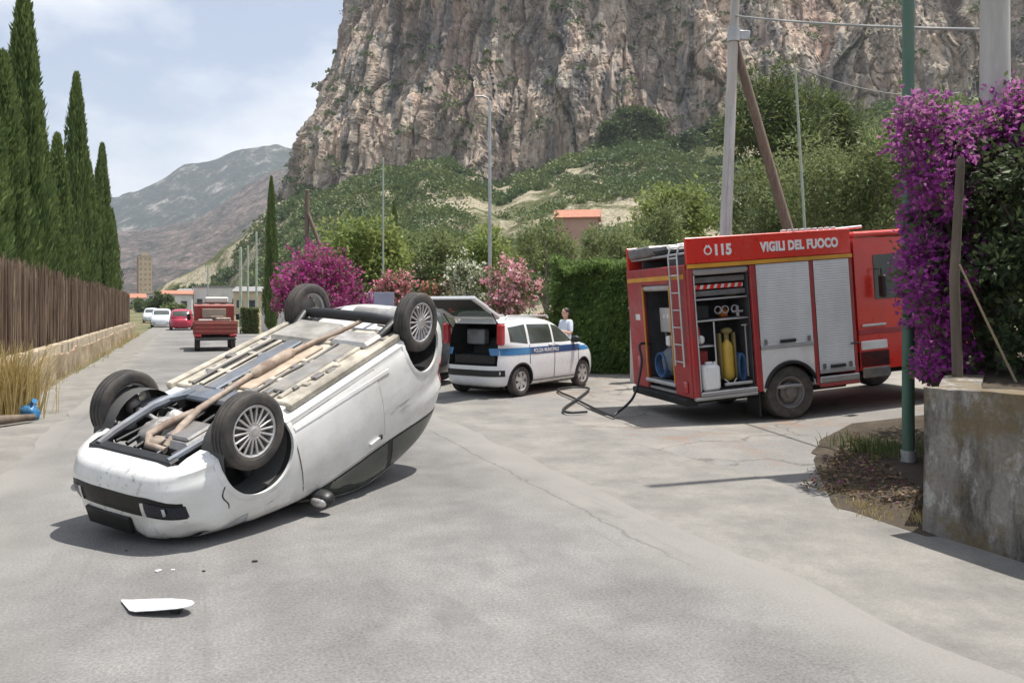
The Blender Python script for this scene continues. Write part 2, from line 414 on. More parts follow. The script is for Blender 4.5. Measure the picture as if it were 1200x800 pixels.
def m_soil(name='soil', c0=(0.055, 0.046, 0.036), c1=(0.12, 0.098, 0.072), c2=None):
    m, nt, b = nmat(name)
    col = ramp(nt, [(0.3, c0), (0.7, c1)], noise(nt, 2.2, 8, 0.7, 'Position'))
    if c2: col = mixc(nt, col, c2, ramp(nt, [(0.42, (0, 0, 0)), (0.6, (0.9,) * 3)], noise(nt, 0.09, 6, 0.65, 'Position')))
    fine = noise(nt, 40, 5, 0.8, 'Position')
    col = mixc(nt, col, ramp(nt, [(0.3, (0.4,) * 3), (0.7, (1.5,) * 3)], fine), 0.5, 'MULTIPLY')
    nt.links.new(col, b.inputs['Base Color']); b.inputs['Roughness'].default_value = 0.95; b.inputs['Specular IOR Level'].default_value = 0.15
    bump(nt, b, fine, 0.7, 0.03)
    return m
def m_hill():
    m, nt, b = nmat('hill_scrubland')
    n1 = noise(nt, 0.05, 8, 0.68, 'Position'); n2 = noise(nt, 0.32, 7, 0.75, 'Position', loc=(40, 3, 0)); n3 = noise(nt, 1.3, 6, 0.8, 'Position')
    col = ramp(nt, [(0.30, (0.055, 0.075, 0.032)), (0.52, (0.12, 0.13, 0.06)), (0.68, (0.22, 0.20, 0.115))], n2)
    col = mixc(nt, col, (0.43, 0.38, 0.28), ramp(nt, [(0.47, (0, 0, 0)), (0.55, (0.9,) * 3)], n1))
    col = mixc(nt, col, ramp(nt, [(0.38, (0.3,) * 3), (0.62, (1.7,) * 3)], n3), 0.8, 'MULTIPLY')
    nt.links.new(col, b.inputs['Base Color']); b.inputs['Roughness'].default_value = 1.0; b.inputs['Specular IOR Level'].default_value = 0.1
    bump(nt, b, n3, 1.0, 0.8)
    return m
def m_cliff():
    m, nt, b = nmat('cliff_rock')
    st = (1, 1, 0.22)
    n1 = noise(nt, 0.035, 7, 0.65, 'Position', stretch=(1, 1, 0.5)); n2 = noise(nt, 0.13, 8, 0.7, 'Position', stretch=st, loc=(11, 5, 2))
    n3 = noise(nt, 0.10, 6, 0.62, 'Position', stretch=(1, 1, 0.10), loc=(31, 7, 5)); n4 = noise(nt, 0.8, 7, 0.8, 'Position', stretch=(1, 1, 0.5))
    col = ramp(nt, [(0.32, (0.29, 0.255, 0.225)), (0.45, (0.42, 0.365, 0.31)), (0.56, (0.49, 0.39, 0.315)), (0.70, (0.60, 0.53, 0.43))], n2)
    col = mixc(nt, col, (0.52, 0.36, 0.29), ramp(nt, [(0.50, (0, 0, 0)), (0.62, (0.6,) * 3)], n1))
    col = mixc(nt, col, (0.21, 0.205, 0.21), ramp(nt, [(0.52, (0, 0, 0)), (0.60, (0.8,) * 3)], n3))
    col = mixc(nt, col, (0.58, 0.53, 0.44), ramp(nt, [(0.55, (0, 0, 0)), (0.66, (0.8,) * 3)], noise(nt, 0.07, 8, 0.7, 'Position', loc=(3, 60, 20))))
    col = mixc(nt, col, ramp(nt, [(0.36, (0.4,) * 3), (0.62, (1.5,) * 3)], n4), 0.6, 'MULTIPLY')
    ta = nt.nodes.new('ShaderNodeAttribute'); ta.attribute_name = 'tint'
    col = mixc(nt, col, ramp(nt, [(0.1, (0.38,) * 3), (0.45, (0.9, 0.88, 0.87)), (0.62, (1.2, 1.15, 1.1)), (0.85, (1.6, 1.52, 1.42))], ta.outputs['Fac']), 0.7, 'MULTIPLY')
    # scrub that grows wherever the rock is flat enough to hold soil
    g = nt.nodes.new('ShaderNodeNewGeometry'); sp = nt.nodes.new('ShaderNodeSeparateXYZ'); nt.links.new(g.outputs['True Normal'], sp.inputs[0])
    led = math_n(nt, 'ADD', sp.outputs['Z'], math_n(nt, 'MULTIPLY', math_n(nt, 'SUBTRACT', noise(nt, 0.25, 6, 0.75, 'Position'), 0.5), 1.3))
    col = mixc(nt, col, (0.075, 0.088, 0.04), ramp(nt, [(0.62, (0, 0, 0)), (0.74, (0.85,) * 3)], led))
    nt.links.new(col, b.inputs['Base Color']); b.inputs['Roughness'].default_value = 0.95; b.inputs['Specular IOR Level'].default_value = 0.2
    bump(nt, b, n4, 0.9, 0.7)
    return m
def m_far(name, lo, mid, hi, sc):
    m, nt, b = nmat(name)
    n = noise(nt, sc, 9, 0.7, 'Position'); n2 = noise(nt, sc * 5, 7, 0.75, 'Position', loc=(70, 20, 0))
    col = ramp(nt, [(0.36, lo), (0.52, mid), (0.68, hi)], n)
    col = mixc(nt, col, ramp(nt, [(0.38, (0.3,) * 3), (0.62, (1.7,) * 3)], n2), 0.75, 'MULTIPLY')
    nt.links.new(col, b.inputs['Base Color']); b.inputs['Roughness'].default_value = 1.0; b.inputs['Specular IOR Level'].default_value = 0.1
    bump(nt, b, n2, 1.0, 20.0)
    return m

def sheet(name, l0, l1, s0, s1, z, mat, nl=2, ns=2, wob=0.0):
    """a strip laid in the road frame (object turned, so its material knows across from along)"""
    L = np.linspace(l0, l1, nl); S = np.linspace(s0, s1, ns)
    V = []
    for s in S:
        for i, l in enumerate(L):
            q = wob * float(fbm(np.array([s * 1.3]), np.array([l0]), np.array([z * 100]), 4)[0]) if (i in (0, nl - 1) and wob) else 0
            V.append((l + q, s, z))
    F = [(j * nl + i, j * nl + i + 1, (j + 1) * nl + i + 1, (j + 1) * nl + i) for j in range(ns - 1) for i in range(nl - 1)]
    o = link_mesh(name, np_mesh(name, V, F), mat); o.rotation_euler = (0, 0, R(22.74))
    return tag(o, kind='structure')

# ---- ground, road, yard
GM = m_soil('dry_ground', (0.13, 0.115, 0.07), (0.25, 0.21, 0.13), (0.09, 0.11, 0.045))
a = np.linspace(0, 2 * math.pi, 97)[:-1]; rr = [0, 6, 14, 30, 70, 160, 400, 1000, 2200, 3500]
V = [(0, 0, -0.06)]; F = []
V += [(r_ * math.cos(t), r_ * math.sin(t), -0.06) for r_ in rr[1:] for t in a]
tri = [(0, 1 + k, 1 + (k + 1) % 96, 1 + (k + 1) % 96) for k in range(96)]
me = bpy.data.meshes.new('ground')
F = [t[:3] for t in tri] + [(1 + j * 96 + k, 1 + (j + 1) * 96 + k, 1 + (j + 1) * 96 + (k + 1) % 96, 1 + j * 96 + (k + 1) % 96) for j in range(len(rr) - 2) for k in range(96)]
me.from_pydata(V, [], F); tag(link_mesh('ground', me, GM), kind='structure')
DUST = m_dust()
sheet('road', -1.8, 3.6, -30, 330, 0.0, m_asphalt(), 2, 1500, 0.14)
sheet('verge', -2.75, -1.5, -30, 330, -0.008, DUST, 2, 400, 0.12)
sheet('shoulder', 3.1, 5.35, -30, 60, -0.006, DUST, 2, 400, 0.16)
# entrance yard: rises under the fire engine
L = np.linspace(5.05, 24, 70); S = np.linspace(2, 46, 130)
LL, SS = np.meshgrid(L, S); X = CA * LL - SA * SS; Y = SA * LL + CA * SS
edge = fbm(SS * 0.9, LL * 0, SS * 0 + 2, 4) * 0.12
X = X + np.where(LL < 5.1, edge, 0)
Z = yard_h(X, Y) - 0.012 + 0.012 * fbm(X * 0.5, Y * 0.5, X * 0, 4) * np.clip(LL - 6, 0, 1)
nl, ns = len(L), len(S)
F = np.array([(j * nl + i, j * nl + i + 1, (j + 1) * nl + i + 1, (j + 1) * nl + i) for j in range(ns - 1) for i in range(nl - 1)])
tag(link_mesh('entrance_yard', np_mesh('entrance_yard', np.c_[X.ravel(), Y.ravel(), Z.ravel()], F, True), m_concrete_yard()), kind='structure')
# bare earth at the foot of the wall
ctr = [(2.85, 6.7), (3.2, 8.0), (3.6, 9.2), (4.15, 10.2), (4.9, 11.1), (6.4, 11.4), (6.8, 10.9), (5.2, 8.6), (3.9, 6.7), (3.35, 5.85), (3.15, 5.85)]
pts = []
for i in range(len(ctr)):
    p, q = Vector(ctr[i]), Vector(ctr[(i + 1) % len(ctr)])
    for k in range(6):
        w = p.lerp(q, k / 6); e = 0.13 * float(fbm(np.array([w.x * 3.]), np.array([w.y * 3.]), np.array([0.5]), 4)[0]) if i < 5 else 0
        pts.append((w.x + e, w.y + e))
C0 = Vector((4.3, 8.4)); V = []; F = []; NR = 8
for r_ in range(NR + 1):
    for x, y in pts:
        w = C0.lerp(Vector((x, y)), r_ / NR)
        hgt = yard_h(w.x, w.y) + (-0.004 if r_ == NR else 0.012 + 0.03 * (1 - r_ / NR) + 0.02 * float(fbm(np.array([w.x * 2]), np.array([w.y * 2]), np.array([1.]), 4)[0]))
        V.append((w.x, w.y, hgt))
n = len(pts)
F = [(r_ * n + k, r_ * n + (k + 1) % n, (r_ + 1) * n + (k + 1) % n, (r_ + 1) * n + k) for r_ in range(NR) for k in range(n)]
SOIL = m_soil()  # tones darkened so the colour carries part of the earth patch's shade
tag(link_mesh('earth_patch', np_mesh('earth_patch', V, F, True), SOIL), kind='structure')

# ---- hillside under the cliff
PX = np.concatenate([np.linspace(-700, 100, 30), np.linspace(110, 1300, 330), np.linspace(1320, 2600, 40)])
DD = 42 * (700 / 42) ** np.linspace(0, 1, 170)
P_, D_ = np.meshgrid(PX, DD); X = (P_ - 600) / 900 * D_; Y = D_
Z = hill_z(X, Y)
nl, ns = len(PX), len(DD)
I, J = np.meshgrid(np.arange(nl - 1), np.arange(ns - 1)); I = I.ravel(); J = J.ravel()
F = np.c_[J * nl + I, J * nl + I + 1, (J + 1) * nl + I + 1, (J + 1) * nl + I]
tag(link_mesh('hillside', np_mesh('hillside', np.c_[X.ravel(), Y.ravel(), Z.ravel()], F, True), m_hill()), kind='structure')

# ---- the cliff
cp = [(2300, 225), (1700, 238), (1200, 262), (900, 284), (700, 296), (560, 306), (446, 322), (374, 333), (335, 345), (321, 368), (319, 420), (330, 560), (366, 760)]
cx = np.array([(p - 600) / 900 * d for p, d in cp]); cy = np.array([d for p, d in cp], float)
al = np.r_[0, np.cumsum(np.hypot(np.diff(cx), np.diff(cy)))]
NU, NV = 1150, 300
dens = np.interp(np.linspace(0, 1, 400), [0, .12, .2, .78, .86, 1], [.25, .4, 1, 1, .6, .3]); cdf = np.r_[0, np.cumsum(dens)]; cdf /= cdf[-1]
U = np.interp(np.linspace(0, 1, NU), cdf, np.linspace(0, 1, 401)) * al[-1]
ux, uy = pchip(al, cx, U), pchip(al, cy, U)
tx, ty = np.gradient(ux, U), np.gradient(uy, U); tl = np.hypot(tx, ty); tx, ty = tx / tl, ty / tl
for _ in range(6):
    k = np.ones(31) / 31
    tx = np.convolve(np.pad(tx, 15, 'edge'), k, 'valid'); ty = np.convolve(np.pad(ty, 15, 'edge'), k, 'valid')
tl = np.hypot(tx, ty); nx_, ny_ = -ty / tl, tx / tl                    # outward (towards the road)
if (nx_[NU // 2] * ux[NU // 2] + ny_[NU // 2] * uy[NU // 2]) > 0: nx_, ny_ = -nx_, -ny_
zb = hill_z(ux, uy) - 14
Vv = np.linspace(0, 1, NV) ** 0.92
UU, VV = np.meshgrid(U, Vv)
top = 178 + 14 * fbm(U / 40, U * 0, U * 0, 4)
HZ = zb[None, :] + (top - zb)[None, :] * VV
hh = HZ - zb[None, :]
lean = 0.27 * hh + 9 * np.clip((hh - 75) / 25, 0, 1) * fbm(UU / 60, HZ / 60, HZ * 0 + 8, 3) + 6 * np.clip((hh - 45) / 18, 0, 1)
X0, Y0 = ux[None, :], uy[None, :]
dsp = 4.5 * np.minimum(1, np.maximum(-1.4, 2.4 * ridged(UU / 26, HZ / 150, HZ * 0 + 21.5, 3) - .4)) + 9 * ridged(UU / 62, HZ / 230, HZ * 0 + 1.5, 3) + 3.2 * ridged(UU / 19, HZ / 62, HZ * 0 + 4.5, 4) + 2.0 * fbm(UU / 7, HZ / 13, HZ * 0 + 7.5, 4) + 1.1 * ridged(UU / 4, HZ / 9, HZ * 0 + 2.5, 4)
# broken blocks: every cell of rock stands at its own depth, with a crack round it
tint = 0
wu = UU + 6 * fbm(UU / 18, HZ / 22, HZ * 0 + 31, 3); wh = HZ + 9 * fbm(UU / 22, HZ / 26, HZ * 0 + 37, 3)
for k_, (su, sh_, am, cr_) in enumerate([(24, 150, 3.0, 1.2), (8, 46, 1.5, .8), (3.0, 14, .8, .5), (1.5, 5, .45, .3)]):
    c1, c2, bd, ox_, oy_ = cells(wu / su, wh / sh_, k_ + 1)
    dsp += am * c1 + am * .9 * c2 * ox_ + am * .5 * c1 * oy_ - cr_ * np.clip(1 - bd / .09, 0, 1)
    tint = tint + c2 * (.42, .34, .3, .25)[k_] - .5 * np.clip(1 - bd / .12, 0, 1)
off = dsp - lean - 6
Xc = X0 + nx_[None, :] * off; Yc = Y0 + ny_[None, :] * off
HZ = HZ + 1.2 * fbm(UU / 5, HZ / 5, HZ * 0 + 6, 3)
I, J = np.meshgrid(np.arange(NU - 1), np.arange(NV - 1)); I = I.ravel(); J = J.ravel()
F = np.c_[J * NU + I, (J + 1) * NU + I, (J + 1) * NU + I + 1, J * NU + I + 1]
cl = link_mesh('cliff', np_mesh('cliff', np.c_[Xc.ravel(), Yc.ravel(), HZ.ravel()], F, False), m_cliff())
CLIFF_PTS = np.c_[Xc.ravel(), Yc.ravel(), HZ.ravel()]; CLIFF_H = hh.ravel(); CLIFF_U = UU.ravel()
at_ = cl.data.attributes.new('tint', 'FLOAT', 'POINT'); at_.data.foreach_set('value', (tint * .5 + .5).ravel().astype(np.float32))
tag(cl, kind='structure')

# ---- mountains far up the valley
def mountain(name, px, yr, d0, d1, mat, amp, seed):
    PXs = np.linspace(px[0], px[-1], 420); us = np.linspace(0, 1.25, 90)
    P_, U_ = np.meshgrid(PXs, us); D_ = d0 + (d1 - d0) * U_
    zr = (358 - pchip(px, yr, P_)) * d1 / 900
    X = (P_ - 600) / 900 * D_
    p = np.where(U_ < 1, np.clip(U_, 0, 1) ** 1.15, 1 - (U_ - 1) * 1.3)
    rid = ridged(X / 330, D_ / 330, X * 0 + seed, 6); 
    Z = zr * p + amp * rid * np.clip(zr / 200, 0, 1) * np.clip(U_ * 3, 0, 1) * np.clip(1.25 - U_ * .6, .3, 1) - 3
    nl, ns = len(PXs), len(us)
    I, J = np.meshgrid(np.arange(nl - 1), np.arange(ns - 1)); I = I.ravel(); J = J.ravel()
    F = np.c_[J * nl + I, J * nl + I + 1, (J + 1) * nl + I + 1, (J + 1) * nl + I]
    return tag(link_mesh(name, np_mesh(name, np.c_[X.ravel(), D_.ravel(), Z.ravel()], F, False), mat), kind='structure')
mountain('mountain', [-700, -200, 0, 130, 180, 215, 250, 275, 300, 330, 500, 800, 1200], [310, 275, 252, 226, 212, 199, 185, 174, 170, 171, 200, 260, 320], 1900, 2700,
         m_far('mountain_scrub', (0.018, 0.036, 0.030), (0.05, 0.072, 0.052), (0.44, 0.41, 0.37), 0.017), 46, 3.1)
mountain('mountain', [-700, -100, 100, 150, 190, 230, 265, 295, 330, 500, 800], [345, 320, 275, 268, 263, 252, 233, 212, 199, 190, 240], 900, 1700,
         m_far('mountain_rock', (0.05, 0.068, 0.05), (0.19, 0.155, 0.135), (0.42, 0.32, 0.28), 0.024), 32, 8.7)
# ================================================================== PLANTS
def unit(v): return v / np.maximum(np.linalg.norm(v, axis=-1, keepdims=True), 1e-9)
def rdir(n): return unit(rng.normal(size=(n, 3)))
def leaf_geo(P, A, L, W, fold=0.0):
    """pointed leaves: base, side, tip, side"""
    n = len(P); A = unit(A); S = unit(np.cross(A, rdir(n))); L = np.broadcast_to(L, n)[:, None]; W = np.broadcast_to(W, n)[:, None]
    N = np.cross(A, S)
    V = np.stack([P, P + A * L * .45 + S * W * .5 + N * W * fold, P + A * L, P + A * L * .45 - S * W * .5 + N * W * fold], 1).reshape(-1, 3)
    F = np.arange(4 * n).reshape(n, 4)
    return V, F
def clump_points(C, rad, per, up=0.15, flat=1.0):
    """points on uneven balls round the centres C; returns points and outward directions"""
    k = len(C); idx = np.repeat(np.arange(k), per); u = rdir(k * per); u[:, 2] = u[:, 2] * flat + up * np.abs(u[:, 2])
    q = rng.uniform(.55, 1.08, (k * per, 1)) * (1 + .25 * np.sin(u[:, :1] * 7 + idx[:, None]))
    return C[idx] + u * q * np.broadcast_to(rad, k)[idx][:, None], unit(u)
def ell_centres(n, c, rad, shell=0.45):
    u = rdir(n); r_ = rng.uniform(shell, 1.0, (n, 1)) ** .7
    return np.asarray(c) + u * r_ * np.asarray(rad)
def leaves_obj(name, P, A, L, W, mat, parent, fold=0.12):
    V, F = leaf_geo(P, A, L, W, fold)
    return link_mesh(name, np_mesh(name, V, F), mat, parent)
BARK = surf('bark', (0.13, 0.10, 0.075), 0.9, var=.4, scale=6, bmp=.8, bscale=18, stretch=(1, 1, .2))
BARKG = surf('grey_bark', (0.20, 0.175, 0.145), 0.9, var=.35, scale=6, bmp=.8, bscale=18, stretch=(1, 1, .2))
G_CYP = leafmat('cypress_leaf', [(0, (0.042, 0.085, 0.025)), (.6, (0.10, 0.16, 0.042)), (1, (0.20, 0.26, 0.08))], .25, tone=(0.16, 0.215, 0.06), tone_scale=.35)
G_BR = leafmat('bright_leaf', [(0, (0.07, 0.125, 0.025)), (.6, (0.16, 0.225, 0.045)), (1, (0.30, 0.35, 0.09))], .4, tone=(0.24, 0.27, 0.07))
G_OL = leafmat('olive_leaf', [(0, (0.055, 0.095, 0.032)), (.6, (0.125, 0.175, 0.06)), (1, (0.26, 0.30, 0.13))], .35, tone=(0.19, 0.21, 0.075))
G_PINE = leafmat('pine_leaf', [(0, (0.028, 0.062, 0.016)), (.6, (0.085, 0.13, 0.028)), (1, (0.22, 0.25, 0.055))], .25, tone=(0.03, 0.055, 0.018))
G_DK = leafmat('dark_leaf', [(0, (0.018, 0.036, 0.013)), (.7, (0.040, 0.070, 0.024)), (1, (0.10, 0.135, 0.045))], .2)
G_HEDGE = leafmat('hedge_leaf', [(0, (0.06, 0.125, 0.025)), (.6, (0.13, 0.225, 0.045)), (1, (0.24, 0.34, 0.08))], .4, tone=(0.07, 0.13, 0.03), tone_scale=1.2)
G_SHRUB = leafmat('shrub_leaf', [(0, (0.040, 0.070, 0.022)), (.7, (0.075, 0.12, 0.035)), (1, (0.13, 0.17, 0.055))], .3)
F_MAG = leafmat('magenta_bract', [(0, (0.20, 0.010, 0.13)), (.5, (0.38, 0.020, 0.23)), (1, (0.56, 0.07, 0.36))], .35, tone=(0.30, 0.015, 0.14), tone_scale=1.0)
F_PUR = leafmat('purple_bract', [(0, (0.20, 0.014, 0.22)), (.5, (0.40, 0.035, 0.38)), (.85, (0.55, 0.08, 0.48)), (1, (0.66, 0.22, 0.55))], .45, tone=(0.24, 0.016, 0.22), tone_scale=1.4)
F_PINK = leafmat('pink_petal', [(0, (0.58, 0.16, 0.25)), (.5, (0.76, 0.34, 0.42)), (1, (0.86, 0.60, 0.62))], .3)
F_ROSE = leafmat('rose_petal', [(0, (0.55, 0.12, 0.20)), (.5, (0.72, 0.24, 0.32)), (1, (0.82, 0.45, 0.48))], .3)
F_SALM = leafmat('salmon_petal', [(0, (0.48, 0.15, 0.12)), (.5, (0.62, 0.28, 0.22)), (1, (0.74, 0.45, 0.36))], .3)
F_WHITE = leafmat('white_petal', [(0, (0.50, 0.52, 0.36)), (.5, (0.70, 0.70, 0.56)), (1, (0.82, 0.82, 0.72))], .3)
STRAW = leafmat('dry_grass', [(0, (0.30, 0.21, 0.08)), (.5, (0.52, 0.39, 0.16)), (1, (0.68, 0.55, 0.28))], .2)
WEED = leafmat('green_weed', [(0, (0.05, 0.08, 0.02)), (.6, (0.09, 0.14, 0.03)), (1, (0.16, 0.20, 0.06))], .3)
LITTER = leafmat('leaf_litter', [(0, (0.06, 0.04, 0.025)), (.5, (0.14, 0.09, 0.05)), (.85, (0.25, 0.17, 0.09)), (1, (0.30, 0.05, 0.16))], .1)
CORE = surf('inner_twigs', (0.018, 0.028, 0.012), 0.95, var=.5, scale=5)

def trunk_obj(parent, h, r0, C, mat, n_limb=7, lean=(0, 0)):
    m = MB(); top = Vector((lean[0], lean[1], h))
    path = [Vector((0, 0, -0.15)), Vector((lean[0] * .2 + random.uniform(-.05, .05), lean[1] * .2, h * .3)), Vector((lean[0] * .6, lean[1] * .6 + random.uniform(-.06, .06), h * .65)), top]
    m.tube(path, [r0 * 1.25, r0, r0 * .8, r0 * .5], 9)
    for i in range(min(n_limb, len(C))):
        c = Vector(C[int(i * len(C) / n_limb)]); s = path[1].lerp(path[3], random.uniform(.2, .95))
        mid = s.lerp(c, .5) + Vector((random.uniform(-.15, .15), random.uniform(-.15, .15), .12))
        m.tube([s, mid, c], [r0 * .45, r0 * .3, r0 * .1], 6)
    return m.build('trunk', mat, parent, smooth=50)

def tree(name, loc, h, rad, cz, mat, label, cat='tree', group=None, clumps=46, per=110, leaf=(.16, .07), cr=.30, bark=BARK, flat=1.0, r0=None, lean=(0, 0), droop=0.0):
    root = empty(name, loc, 0, label, cat, group)
    C = ell_centres(clumps, (lean[0], lean[1], cz), rad, .25); C[:, 2] = np.maximum(C[:, 2], .25)
    rr_ = cr * min(rad[0], rad[2]) * rng.uniform(.7, 1.35, clumps)
    P, A = clump_points(C, rr_, per, .2, flat)
    A = A * .6 + rdir(len(P)) * .55 + np.array([0, 0, -droop])
    leaves_obj('crown', P, A, 1.25 * leaf[0] * rng.uniform(.7, 1.3, len(P)), 1.35 * leaf[1] * rng.uniform(.7, 1.3, len(P)), mat, root)
    trunk_obj(root, cz * .9, r0 or max(.04, h * .018), C, bark, 8, lean)
    return root

def flower_shrub(name, loc, h, rad, cz, leafm, flowm, label, group=None, clumps=26, per=70, fper=70, fsize=.075, leaf=(.14, .035), top=.1, cat='shrub'):
    root = empty(name, loc, 0, label, cat, group)
    C = ell_centres(clumps, (0, 0, cz), rad, .35); C[:, 2] = np.maximum(C[:, 2], .2)
    rr_ = .30 * min(rad[0], rad[2]) * rng.uniform(.7, 1.3, clumps)
    P, A = clump_points(C, rr_, per, .2)
    leaves_obj('foliage', P, A * .6 + rdir(len(P)) * .5, leaf[0] * rng.uniform(.7, 1.3, len(P)), leaf[1], leafm, root)
    P, A = clump_points(C, rr_ * 1.16, fper, .2)
    s = 1 + int(.42 * len(P) / 5)
    # blossoms sit in little bunches
    k = rng.choice(len(P), s, replace=False); Q = np.repeat(P[k], 6, 0) + rng.normal(size=(s * 6, 3)) * fsize * .8
    keep = Q[:, 2] > cz - rad[2] * (1 - top) - .1; Q = Q[keep]
    leaves_obj('blossoms', Q, rdir(len(Q)) + np.array([0, 0, .2]), fsize * rng.uniform(1.0, 1.7, len(Q)), fsize * rng.uniform(1.0, 1.6, len(Q)), flowm, root)
    m = MB()
    for i in range(7):
        c = Vector(C[i]); b0 = Vector((random.uniform(-.15, .15), random.uniform(-.15, .15), -.08))
        m.tube([b0, b0.lerp(c, .5) + Vector((0, 0, .1)), c], [.03, .022, .008], 6)
    m.build('stems', BARK, root, smooth=50)
    return root

def blades(n, c, spread, h, w, lean=.35):
    """curved grass blades as two-segment strips"""
    B = np.c_[rng.normal(c[0], spread[0], n), rng.normal(c[1], spread[1], n), np.full(n, c[2])]
    ang = rng.uniform(0, 2 * np.pi, n); ln = rng.uniform(.1, 1, n) * lean; H = h * rng.uniform(.5, 1.15, n)
    out = unit(np.c_[B[:, 0] - c[0], B[:, 1] - c[1], np.zeros(n)]) * .5 + np.c_[np.cos(ang), np.sin(ang), np.zeros(n)] * .6
    mid = B + out * (ln * H * .35)[:, None] + np.array([0, 0, 1]) * (H * .6)[:, None]
    tip = B + out * (ln * H)[:, None] + np.array([0, 0, 1]) * H[:, None]
    sd = np.c_[-np.sin(ang + 1.3), np.cos(ang + 1.3), np.zeros(n)] * w * .5
    V = np.stack([B - sd, B + sd, mid + sd * .8, mid - sd * .8, tip + sd * .15, tip - sd * .15], 1).reshape(-1, 3)
    i = np.arange(n)[:, None] * 6
    F = np.concatenate([i + np.array([0, 1, 2, 3]), i + np.array([3, 2, 4, 5])], 0)
    return V, F

# ---- cypresses in a row behind the reed fence
def cyp_mesh(name, seed, n=8200, H=10.0, Rm=0.95):
    g = np.random.default_rng(seed)
    t = g.uniform(0, 1, n) ** .9; th = g.uniform(0, 2 * np.pi, n)
    def rad(t, th):
        base = Rm * np.clip(t * 7 + .25, 0, 1) ** .6 * np.clip(1.0 - t, 0, 1) ** .62 * 1.12
        return base * (1 + .55 * fbm(np.cos(th) * 2.2 + seed, np.sin(th) * 2.2, t * H * .8, 5) + .12 * np.sin(th * 5 + t * 9 + seed))
    r_ = rad(t, th) * g.uniform(.72, 1.04, n)
    P = np.c_[r_ * np.cos(th), r_ * np.sin(th), t * H]
    A = np.c_[np.cos(th) * .38, np.sin(th) * .38, np.full(n, 1.0)] + g.normal(size=(n, 3)) * .2
    V, F = leaf_geo(P, A, g.uniform(.22, .48, n) * np.clip(1.25 - t * .6, .5, 1), g.uniform(.06, .13, n), .2)
    m, k = 28, 26
    T, TH = np.meshgrid(np.linspace(0.0, .97, m), np.linspace(0, 2 * np.pi, k, endpoint=False), indexing='ij')
    rr_ = rad(T.ravel(), TH.ravel()) * .74
    Vc = np.c_[rr_ * np.cos(TH.ravel()), rr_ * np.sin(TH.ravel()), T.ravel() * H]
    Fc = np.array([(i * k + j, i * k + (j + 1) % k, (i + 1) * k + (j + 1) % k, (i + 1) * k + j) for i in range(m - 1) for j in range(k)])
    return np_mesh(name, np.r_[V, Vc], np.r_[F, Fc + len(V)])
cyp = [cyp_mesh('cypress_crown', s) for s in (1, 2, 3, 4)]
for me in cyp: me.materials.append(G_CYP)
tm = MB(); tm.tube([(0, 0, -.2), (0, 0, 1.0)], [.22, .17], 10); tmesh = tm.build('trunk', BARK).data
bpy.data.objects.remove(bpy.data.objects['trunk'])
CYG = 'cypresses in the row behind the reed fence'
def cypress(x, y, H, k, wid, label, group=None):
    r_ = empty('cypress_tree', (x, y, -0.06), random.uniform(0, 6), label, 'tree', group)
    o = bpy.data.objects.new('crown', cyp[k]); COL.objects.link(o); o.parent = r_; o.scale = (wid * .70, wid * .70, (H - .45) / 10); o.location = (0, 0, .45)
    o = bpy.data.objects.new('trunk', tmesh); COL.objects.link(o); o.parent = r_
    return r_
cyl = [(-26, 95, 1.0), (-12, 110, .9), (3, 62, 1.0), (14, 100, .85), (28, -12, 1.08), (44, 128, .95), (57, 215, .85), (67, 158, .95), (78, 220, .8), (90, 88, 1.0), (104, 190, .9), (120, 170, 1.0), (131, 245, .85)]
for i, (px, yt, wd) in enumerate(cyl):
    d = 5.0 / ((600 - px) / 900 - .419)
    H = 1.75 + (358 - yt) * d / 900
    nth = ['last', 'second', 'third', 'fourth', 'fifth', 'sixth', 'seventh', 'eighth', 'ninth', 'tenth', 'eleventh', 'twelfth', 'thirteenth'][12 - i]
    lab = {4: 'tallest dark green cypress behind the reed fence, rising far above its neighbours', 9: 'second tallest slender cypress of the row behind the reed fence',
           12: 'short cypress at the far end of the reed fence'}.get(i, '%s cypress behind the reed fence counting back from its far end' % nth)
    cypress((px - 600) / 900 * d, d, H, i % 4, wd, lab, CYG)
d = 44; cypress((318 - 600) / 900 * d, d, 1.75 + (358 - 208) * d / 900, 1, .62, 'lone slim cypress beside the magenta bougainvillea and the far white wall')

